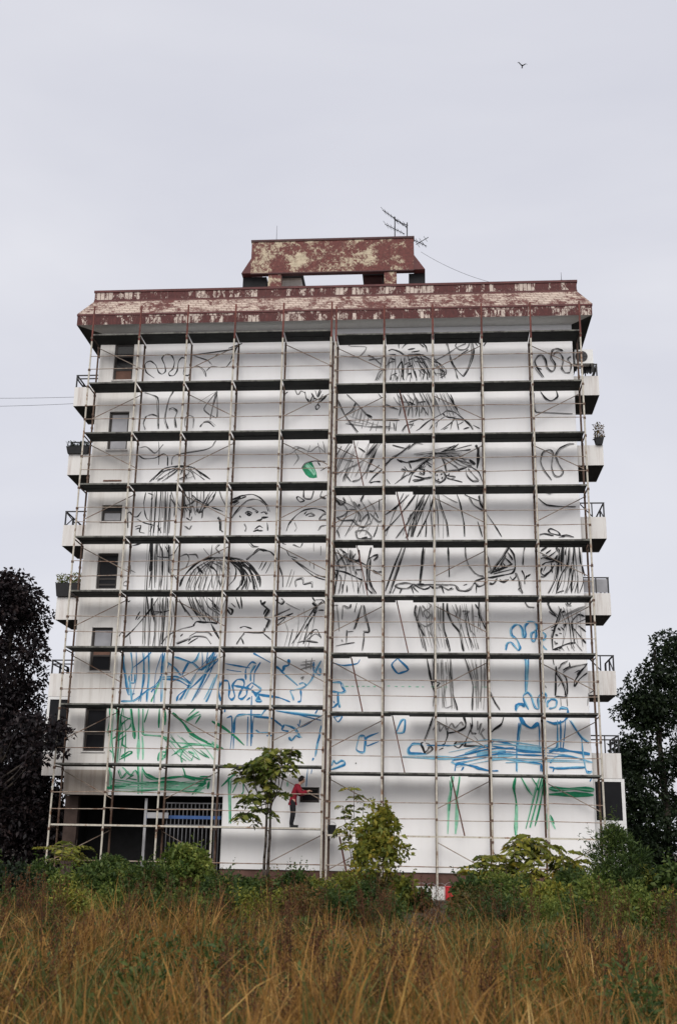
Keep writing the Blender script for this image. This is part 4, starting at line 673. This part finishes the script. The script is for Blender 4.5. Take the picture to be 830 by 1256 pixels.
# ------------------------------------------------------------------ vegetation
G1, G2, G3 = (.018,.036,.010), (.045,.078,.018), (.10,.13,.030)
MT.update(
 leaf_dark=mat_leaf('dark_leaf', [(.15,(.006,.012,.006)), (.55,(.014,.026,.010)), (.9,(.03,.045,.015))], .2),
 leaf_plum=mat_leaf('plum_leaf', [(.15,(.006,.005,.006)), (.55,(.014,.010,.012)), (.9,(.035,.022,.02))], .15),
 leaf_green=mat_leaf('green_leaf', [(.1,G1), (.5,G2), (.9,G3)], .3),
 leaf_yellow=mat_leaf('yellow_green_leaf', [(.08,(.035,.055,.012)), (.4,(.13,.15,.025)), (.7,(.26,.25,.04)), (.95,(.34,.22,.03))], .35),
 leaf_light=mat_leaf('light_green_leaf', [(.08,(.03,.06,.012)), (.45,(.10,.14,.025)), (.9,(.25,.27,.06))], .35),
 leaf_young=mat_leaf('young_tree_leaf', [(.05,(.022,.045,.010)), (.4,(.075,.105,.02)), (.72,(.20,.21,.04)), (.95,(.34,.30,.06))], .35),
 leaf_brown=mat_leaf('autumn_leaf', [(.1,(.03,.03,.012)), (.45,(.09,.08,.022)), (.75,(.17,.10,.03)), (.95,(.12,.05,.02))], .3),
 bark=plain('bark', (.05,.04,.032), .9, .4, 6), stem=plain('pale_stem', (.22,.17,.12), .8, .35, 6),
 straw=mat_leaf('dry_grass_blade', [(.02,(.035,.016,.005)), (.22,(.13,.058,.015)), (.45,(.36,.195,.05)), (.66,(.15,.074,.019)), (.84,(.49,.31,.095)), (.98,(.64,.48,.22))], .25, .6),
 grass=mat_leaf('green_grass_blade', [(.1,(.03,.045,.012)), (.5,(.085,.10,.025)), (.9,(.20,.19,.06))], .3, .6),
 weed=mat_leaf('rusty_weed', [(.1,(.022,.010,.006)), (.5,(.075,.030,.014)), (.9,(.15,.07,.026))], .1, .8))
def unit(a): return a/(np.linalg.norm(a, axis=1, keepdims=True)+1e-9)
def leaf_geo(P, D, L, W, fold=.25, droop=0.):
    """leaf blades at P pointing along D: two folded quads each"""
    n = len(P); up = unit(rng.normal(size=(n,3))+np.array([0,0,.8])); s = unit(np.cross(D, up)); nrm = np.cross(s, D)
    L = np.asarray(L).reshape(-1,1)*np.ones((n,1)); W = np.asarray(W).reshape(-1,1)*np.ones((n,1)); dz = np.array([[0,0,-1.]])
    a = P; b_ = P+D*L*.45+s*W*.5+nrm*W*fold; c = P+D*L+dz*L*droop; d = P+D*L*.45-s*W*.5+nrm*W*fold; m_ = P+D*L*.5+dz*L*droop*.3
    V = np.stack([a, b_, c, d, m_], 1).reshape(-1, 3); k = np.arange(n)[:,None]*5
    F_ = np.concatenate([k+np.array([[0,1,2,4]]), k+np.array([[0,4,2,3]])], 0); return V, F_
def merge(parts):
    V, F_, o = [], [], 0
    for v_, f_ in parts: V.append(v_); F_.append(f_+o); o += len(v_)
    return np.concatenate(V), np.concatenate(F_)
def cloud(centers, radii, per, size, aspect=.5, shell=.5, updir=.0):
    """leaves scattered through a set of uneven clumps"""
    parts = []
    for c, r_ in zip(centers, radii):
        n = max(6, int(per*(r_[0]*r_[1]*r_[2])**(2/3)) if hasattr(r_, '__len__') else int(per*r_*r_)); r_ = np.array(r_ if hasattr(r_, '__len__') else (r_,)*3)
        d = unit(rng.normal(size=(n,3))); rad = rng.uniform(0, 1, n)**(1/3)*(1-shell)+shell*rng.uniform(.75, 1.08, n)
        P = np.asarray(c)+d*rad[:,None]*r_; D = unit(d*.7+rng.normal(size=(n,3))*.7+np.array([0,0,updir])); L = size*rng.uniform(.6, 1.35, n)
        parts.append(leaf_geo(P, D, L, L*aspect, .2, .15))
    return merge(parts)
def clumps(cx, cy, z0, z1, rx, ry, n, rs, taper=0., pw=1.):
    C, R_ = [], []
    for k in range(n):
        u = rng.uniform(0, 1); ang = rng.uniform(0, 2*math.pi); prof = math.sin(math.pi*min(1, max(.06, (u*.9+.08))))**pw*(1-taper*u)
        q = math.sqrt(rng.uniform(.05, 1)); C.append((cx+math.cos(ang)*q*rx*prof, cy+math.sin(ang)*q*ry*prof, z0+u*(z1-z0))); s = rs*rng.uniform(.6, 1.35); R_.append((s, s, s*rng.uniform(.6, 1.)))
    return C, R_
def stems(base, C, r0, n_, mat, parent, name='stem', wob=.06):
    b_ = MB(); base = Vector(base); idx_ = rng.choice(len(C), min(n_, len(C)), replace=False)
    for i in idx_:
        q = Vector(C[i]); st = base+Vector((random.uniform(-.12,.12), random.uniform(-.12,.12), -.08)); pts = []
        for k in range(6):
            t_ = k/5; pts.append(st.lerp(Vector((st.x+(q.x-st.x)*t_**1.4, st.y+(q.y-st.y)*t_**1.4, st.z+(q.z-st.z)*t_)), 1)+Vector((random.uniform(-wob,wob), random.uniform(-wob,wob), 0))*(k > 0))
        b_.poly(pts, r0, 5, r0*.3)
    return b_.build(name, mat, parent, True)
def shrub(name, label, cat, px_, top_py, wpx, Y, mat, per=420, leaf=.11, aspect=.5, ncl=16, rs=.32, group=None, z0=.15, taper=.2, stem='stem', nst=7, updir=.1, pw=.8, shoots=12, slen=1.):
    p = at(px_, 1060, Y); h = at(px_, top_py, Y).z; d_ = Y-CAM[1]; rx = wpx/2*d_/F_PX
    o = empty(name, (p.x, Y, 0), label, cat, group); C, R_ = clumps(p.x, Y, z0, max(h-.25, .4), rx*.85, rx*.75, ncl, rs, taper, pw)
    parts = [cloud(C, R_, per, leaf, aspect, .35, updir)]
    for k in range(shoots):                    # stray shoots that break the outline
        c = np.array(C[rng.integers(0, len(C))]); dv = np.array([c[0]-p.x, c[1]-Y, .0])*.9/max(rx, .3)+np.array([rng.normal(0,.25), rng.normal(0,.25), rng.uniform(.5,1.2)]); dv /= np.linalg.norm(dv); ln = rng.uniform(.3, .75)*slen
        m_ = 16; t_ = np.linspace(.1, 1, m_); P = c+dv*(t_[:,None]*ln)+np.array([0,0,-.12])*ln*(t_**2)[:,None]; D = unit(rng.normal(size=(m_,3))*.8+dv*.5); L_ = leaf*rng.uniform(.7,1.2,m_)*(1.15-.5*t_); parts.append(leaf_geo(P, D, L_, L_*aspect, .2, .15))
    V, F_ = merge(parts); link('foliage', fast_mesh('foliage', V, F_), mat, o); stems((p.x, Y, 0), C, .018, nst, stem, o, 'stem'); return o
def compound(base, dirn, length, pairs, ll, lw, droop=.5):
    """a pinnate leaf: leaflets in pairs along an arching midrib"""
    base = np.array(base, float); dirn = np.array(dirn, float); dirn /= np.linalg.norm(dirn); side = np.cross(dirn, (0,0,1.)); side /= (np.linalg.norm(side)+1e-9); P, D, L = [], [], []; mid = []
    for k in range(pairs*2+1):
        t_ = (k//2+1)/pairs if k < pairs*2 else 1.0; p = base+dirn*length*t_+np.array([0,0,-1])*droop*length*t_*t_; mid.append(p); s = 1 if k % 2 else -1
        d = side*s*.95+dirn*.45+np.array([0,0,-.35]); d = dirn-np.array([0,0,droop*1.4]) if k == pairs*2 else d; P.append(p); D.append(d/np.linalg.norm(d)); L.append(ll*(.7+.45*math.sin(math.pi*min(1, t_*.85+.1))))
    L = np.array(L)*rng.uniform(.85, 1.15, len(L)); return leaf_geo(np.array(P), np.array(D), L, L*lw, .12, .15), mid
def pinnate(name, label, cat, px_, Y, tips, mat, length=.62, pairs=6, ll=.2, lw=.38, forks=None, r0=.035, per_tip=9, up=.35, group=None):
    """stems (sharing a trunk up to a fork pixel) to each tip pixel, and a whorl of pinnate leaves round each tip"""
    p = at(px_, 1060, Y); o = empty(name, (p.x, Y, 0), label, cat, group); parts = []; tb = MB(); ribs = MB(); fk = []
    for n_, (fx, fy) in enumerate(forks or ()):
        q = at(fx, fy, Y); st = Vector((p.x+.13*(n_-.5), Y, -.05)); pts = [st.lerp(q, k)+Vector((random.uniform(-.02,.02), 0, 0)) for k in np.linspace(0, 1, 9)]; tb.poly(pts, r0*1.15, 7, r0*.8); fk.append(pts[-1])
    for i_, (tx, ty, dy) in enumerate(tips):
        q = at(tx, ty, Y+dy); st = fk[i_ % len(fk)] if fk else Vector((p.x+random.uniform(-.08,.08), Y, -.05)); ex = 1.25 if fk else 1.7
        pts = [Vector((st.x+(q.x-st.x)*k**(1/ex if fk else ex), st.y+(q.y-st.y)*k, st.z+(q.z-st.z)*k**ex))+Vector((random.uniform(-.03,.03), 0, 0))*(0 < k < 1) for k in np.linspace(0, 1, 7)]
        tb.poly(pts, r0*(.5 if fk else 1), 6, r0*.25)
        for k in range(per_tip):
            a_ = rng.uniform(0, 2*math.pi); e_ = rng.uniform(-.1, .75); dv = (math.cos(a_)*math.cos(e_), math.sin(a_)*math.cos(e_), math.sin(e_)*up*2); s_ = rng.uniform(.6, 1.2)
            b0 = pts[-1].lerp(pts[-2], rng.uniform(0, 1.)); (g, mid) = compound(b0, dv, length*s_, pairs, ll*s_, lw, rng.uniform(.25, .8)); parts.append(g); ribs.poly([b0]+[Vector(m_) for m_ in mid[1::4]], .006, 3, .003)
    V, F_ = merge(parts); link('foliage', fast_mesh('foliage', V, F_), mat, o); tb.build('trunk', 'bark', o, True); tag(ribs.build('leaf_stalks', 'stem', o), kind='stuff'); return o
# young tree with two stems
pinnate('young_tree', 'slim young tree with two bare stems and drooping leaves before the scaffold', 'tree', 326, -4, [(291,938,.2), (322,928,-.2), (345,918,0), (359,916,.3), (308,930,-.3), (333,918,.2), (328,955,.1), (306,978,-.3), (336,972,.3), (298,1000,-.2), (322,992,.2), (303,950,.4), (346,938,-.3), (315,945,.5), (335,935,.4)], 'leaf_young', .42, 5, .23, .48, forks=((328,1000), (333,985)), r0=.04, per_tip=9)
shrub('bush', 'tall yellow-green bush turning orange in front of the scaffold', 'bush', 468, 984, 112, -8, 'leaf_yellow', 560, .16, .58, 62, .27, taper=.62, nst=10, shoots=44, slen=.9)
pinnate('sapling', 'slender leafy sapling rising from the tall yellow-green bush', 'tree', 440, -7.4, [(420,988,0), (434,964,.2), (428,1010,-.2), (446,985,.2)], 'leaf_yellow', .36, 5, .16, .5, r0=.022, per_tip=8)
pinnate('sumac_bush', 'broad bush with long yellow-green feathered leaves before the white wall', 'bush', 642, -7, [(585,1050,0), (605,1045,.3), (628,1030,-.2), (650,1024,.1), (668,1032,.3), (688,1045,-.1), (700,1055,.2), (618,1062,-.4), (655,1055,-.5), (580,1072,.1), (640,1075,-.6), (600,1080,-.5), (675,1078,-.6)], 'leaf_yellow', .6, 7, .24, .4, r0=.03, per_tip=12)
shrub('willow_bush', 'dark green narrow-leaved bush at the right corner of the building', 'bush', 756, 1012, 92, -9, 'leaf_green', 1500, .17, .17, 60, .28, taper=.25, updir=.9, nst=14, stem='bark', shoots=70, slen=1.2)
pinnate('palm_leaved_sapling', 'small sapling with spreading yellow-green fronds below the balconies', 'tree', 88, -6, [(78,1035,0), (95,1030,.2), (70,1045,-.2)], 'leaf_yellow', .8, 8, .2, .3, r0=.025, per_tip=9, up=.5)
shrub('bush', 'mid green rounded bush before the barred shop front', 'bush', 226, 1026, 88, -9, 'leaf_light', 1500, .13, .5, 52, .28, taper=.45)
shrub('bush', 'dark green bush before the dark ground floor opening', 'bush', 135, 1046, 96, -7, 'leaf_green', 1500, .12, .5, 44, .3)
# overgrown strip of low shrubs
tone = {'leaf_green': 'dark green', 'leaf_light': 'light green', 'leaf_yellow': 'yellowish', 'leaf_brown': 'autumn brown', 'leaf_dark': 'blackish green'}
marks = ((20,'the purple-leaved tree'), (88,'the sapling with fronds'), (170,'the dark shop front'), (226,'the rounded green bush'), (326,'the two-stemmed young tree'), (400,'the pink bucket'), (466,'the tall yellow-green bush'), (530,'the paint buckets'), (642,'the feathered sumac bush'), (756,'the narrow-leaved bush'), (825,'the dark evergreen'))
def low_shrub(x, ty, mt, Y, wpx, front, **kw):
    mk = min(marks, key=lambda m_: abs(m_[0]-x))[1]; lb = f"low {tone[mt]} shrub {'at the grass edge' if front else 'in the overgrown strip'} before {mk}"
    shrub('shrub', lb, 'shrub', x, ty, wpx, Y, mt, group=lb, **kw)
row = [(-14,1052,'leaf_green'), (18,1056,'leaf_dark'), (48,1060,'leaf_green'), (82,1066,'leaf_light'), (118,1060,'leaf_green'), (150,1064,'leaf_light'), (182,1058,'leaf_green'), (214,1064,'leaf_light'), (246,1058,'leaf_yellow'), (276,1068,'leaf_green'), (304,1072,'leaf_green'), (336,1076,'leaf_brown'), (362,1070,'leaf_green'), (390,1074,'leaf_yellow'), (418,1064,'leaf_yellow'), (446,1068,'leaf_brown'), (474,1062,'leaf_yellow'), (494,1084,'leaf_green'), (580,1078,'leaf_green'), (608,1072,'leaf_light'), (640,1076,'leaf_green'), (672,1072,'leaf_yellow'), (700,1068,'leaf_green'), (728,1062,'leaf_light'), (760,1060,'leaf_green'), (792,1056,'leaf_yellow'), (822,1058,'leaf_green'), (850,1052,'leaf_green')]
for i, (x, ty, mt) in enumerate(row):
    low_shrub(x, ty+random.uniform(-3,3), mt, -9.5+random.uniform(-2.5, 2.5), random.uniform(58, 80), False, per=1250, shoots=20, leaf=random.uniform(.09,.15), aspect=random.uniform(.35,.6), ncl=24, rs=.30, z0=.1, nst=5)
for i in range(27):
    x = -20+i*33+random.uniform(-10,10); mt = random.choice(['leaf_green','leaf_green','leaf_brown','leaf_light','leaf_yellow','leaf_green'])
    if 500 < x < 572: continue
    low_shrub(x, 1084+random.uniform(-8,14), mt, -13.8+random.uniform(-1.8,1.8), random.uniform(54,80), True, per=1500, leaf=random.uniform(.07,.11), aspect=random.uniform(.25,.5), ncl=22, rs=.26, z0=.05, nst=5)
for (o, x0, x1, y_, z_, lm, n_, lh) in POTS:
    P = np.stack([rng.uniform(x0, x1, n_), y_+rng.normal(0, .07, n_), z_+rng.uniform(0, 1, n_)**1.5*lh], 1); D = unit(rng.normal(size=(n_,3))*.8+np.array([0,0,.6])); L_ = rng.uniform(.06,.13,n_); V, F_ = leaf_geo(P, D, L_, L_*.45); link('foliage', fast_mesh('foliage', V, F_), lm, o)
# big dark trees on both sides
def tree(name, label, x, y, h, C, R_, mat, per, leaf, group=None, r0=.2):
    o = empty(name, (x, y, 0), label, 'tree', group); V, F_ = cloud(C, R_, per, leaf, .6, .45); link('crown', fast_mesh('crown', V, F_), mat, o)
    tb = MB().poly([Vector((x,y,-.1)), Vector((x+.1,y,h*.3)), Vector((x-.05,y+.1,h*.6)), Vector((x,y,h*.92))], r0, 9, r0*.25)
    for i in rng.choice(len(C), min(16, len(C)), replace=False):
        q = Vector(C[i]); zb = min(max(q.z-1.2, h*.18), h*.8); tb.poly([Vector((x,y,zb)), Vector((x,y,zb)).lerp(q, .5)+Vector((0,0,-.1)), q], r0*.32, 5, r0*.06)
    tb.build('trunk', 'bark', o, True); return o
def px_clumps(pts, Y, spread):
    C, R_ = [], []
    for (x, y, rpx, n_) in pts:
        c = at(x, y, Y); rr_ = rpx*(Y-CAM[1])/F_PX
        for k in range(n_):
            d = rng.normal(size=3); d /= np.linalg.norm(d); d *= rng.uniform(.2,1)**.5; s = spread*rng.uniform(.6,1.3); C.append((c.x+d[0]*rr_, Y+d[1]*rr_*1.1, max(.5, c.z+d[2]*rr_))); R_.append((s, s, s*.75))
    return C, R_
C, R_ = px_clumps([(12,722,16,8), (5,740,28,9), (35,755,26,8), (-30,770,40,10), (20,810,42,14), (-20,860,60,16), (35,870,34,12), (10,930,55,16), (45,920,32,10), (-20,990,60,20), (25,1000,40,22), (45,1010,26,12), (10,1040,50,20), (40,960,28,12), (58,985,15,9), (56,1020,18,10), (62,1045,14,6)], 3.2, .62)
C2, R2 = px_clumps([(68,905,22,12), (50,930,22,8), (40,890,20,7)], -.4, .3)
tree('plum_tree', 'dark purple-leaved tree beside the left balconies', at(-8,1000,3.2).x, 3.2, 11, C+C2, R_+R2, 'leaf_plum', 620, .17)
C, R_ = px_clumps([(826,800,20,9), (800,838,24,9), (838,850,30,10), (790,880,30,12), (825,910,45,14), (785,950,34,14), (840,970,50,12), (800,1010,44,16), (775,1030,30,10), (850,1030,40,10), (772,860,14,5), (815,1040,50,24), (780,990,30,14), (820,870,36,14), (768,930,14,8)], 12, .62)
tree('dark_evergreen', 'dark green tree standing behind the right corner of the building', at(815,1000,12).x, 12, 11, C, R_, 'leaf_dark', 620, .17)
C, R_ = clumps(20, 20, 1, 12, 3.4, 3.4, 44, 1.0); tree('dark_evergreen', 'dark green tree further back to the right of the building', 20, 20, 12.5, C, R_, 'leaf_dark', 190, .26)
C, R_ = clumps(-20.5, 9, 1, 11, 3.2, 3.2, 44, 1.0); tree('plum_tree', 'dark purple-leaved tree further back to the left of the building', -20.5, 9, 11, C, R_, 'leaf_plum', 190, .26)
# dry grass field
def tufts(n, hmin, hmax, wd, per, lean=.45, spread=.09, dmax=19.5):
    """tussocks: blades fanning out of one root, so that gaps stay dark"""
    d_ = rng.uniform(0, 1, n)**.75*(dmax-6.8)+6.8; TX = rng.uniform(-1, 1, n)*(d_*.42+1.0)-.0835*d_; TY = CAM[1]+d_
    patch = np.sin(TX*.9+TY*.35)*np.sin(TY*.6-TX*.5)+.5*np.sin(TX*2.3+1.3)*np.sin(TY*1.9); keep = rng.uniform(0, 1, n) < .62+.38*patch; TX, TY, patch = TX[keep], TY[keep], patch[keep]; m = len(TX)
    TH = rng.uniform(hmin, hmax, m)*(1+.25*patch)*rng.choice([.5, .75, 1, 1.35], m); bl = rng.uniform(0, 2*math.pi, m); ba = rng.uniform(0, .35, m)
    k = rng.integers(0, m, m*per); n = len(k); X = TX[k]+rng.normal(0, spread, n); Y = TY[k]+rng.normal(0, spread, n); H = TH[k]*rng.uniform(.45, 1.15, n)
    a_ = rng.uniform(0, 2*math.pi, n); le = np.abs(rng.normal(0, lean, n)); dx = np.cos(a_)*le+np.cos(bl[k])*ba[k]; dy = np.sin(a_)*le+np.sin(bl[k])*ba[k]; le = np.hypot(dx, dy)
    b0 = rng.uniform(0, 2*math.pi, n); wj = wd*rng.uniform(.6, 1.5, n); side = np.stack([np.cos(b0)*wj, np.sin(b0)*wj, 0*b0], 1); base = np.stack([X, Y, np.full(n, -.1)], 1); V = []
    for t_, w_ in ((0, 1), (.4, .9), (.75, .6), (1, .12)):
        c = base+np.stack([dx*H*t_*t_, dy*H*t_*t_, H*t_*(1-.3*np.minimum(le, 1.2)*t_)], 1); V += [c-side*w_, c+side*w_]
    V = np.stack(V, 1).reshape(-1, 3); q = np.arange(n)[:,None]*8; return V, np.concatenate([q+np.array([[2*j, 2*j+1, 2*j+3, 2*j+2]]) for j in range(3)], 0)
off = lambda d_: d_*(-.0835)
V, F_ = tufts(5400, .32, .74, .0065, 19, .58); tag(link('dry_grass', fast_mesh('dry_grass', V, F_), 'straw'), 'tall dry golden grass covering the field', 'grass', kind='stuff')
V, F_ = tufts(2900, .3, .62, .0085, 20, .6); tag(link('green_grass', fast_mesh('green_grass', V, F_), 'grass'), 'green grass growing among the dry grass', 'grass', kind='stuff')
parts = []; hubs = [(rng.uniform(10.5, 21.5), rng.uniform(-1, 1)) for _ in range(60)]
for k in range(300):
    hq = hubs[k % 60]; d_ = hq[0]+rng.normal(0, .35); x = hq[1]*(d_*.37)+off(d_)+rng.normal(0, .3); r_ = rng.uniform(.10, .24); parts.append(cloud([(x, CAM[1]+d_, rng.uniform(.08, .42))], [(r_, r_, r_*1.2)], 1500, .085, .35, .2, .5))
V, F_ = merge(parts); tag(link('green_weeds', fast_mesh('green_weeds', V, F_), 'leaf_green'), 'low leafy green weeds scattered through the dry grass', 'weeds', kind='stuff')
# rusty seed stalks standing above the grass
parts = []; sb2 = MB()
hub = [(rng.uniform(9, 23.5), rng.uniform(-1, 1)) for _ in range(56)]
for k in range(470):
    hd_ = hub[k % 56]; d_ = hd_[0]+rng.normal(0, .25); x = hd_[1]*(d_*.36+.3)+off(d_)+rng.normal(0, .22); y = CAM[1]+d_; h = rng.uniform(.5, .95)*(1.15 if d_ > 16 else 1); tx, ty = x+rng.normal(0,.1), y+rng.normal(0,.1)
    sb2.poly([Vector((x,y,-.05)), Vector(((x+tx)/2+.01,(y+ty)/2,h*.5)), Vector((tx,ty,h))], .006, 4, .003); nn_ = 55
    t_ = rng.uniform(.45, 1.02, nn_); P = np.stack([x+(tx-x)*t_, y+(ty-y)*t_, h*t_], 1)+rng.normal(0, .035, (nn_,3))*(1.25-t_)[:,None]*2; D = unit(rng.normal(size=(nn_,3))*.6+np.array([0,0,1.])); parts.append(leaf_geo(P, D, rng.uniform(.02,.055,nn_), .014))
V, F_ = merge(parts); tag(link('seed_heads', fast_mesh('seed_heads', V, F_), 'weed'), 'rusty brown seed heads of weeds above the dry grass', 'weeds', kind='stuff')
tag(sb2.build('weed_stalks', 'weed'), 'thin brown weed stalks standing in the dry grass', 'weeds', kind='stuff')
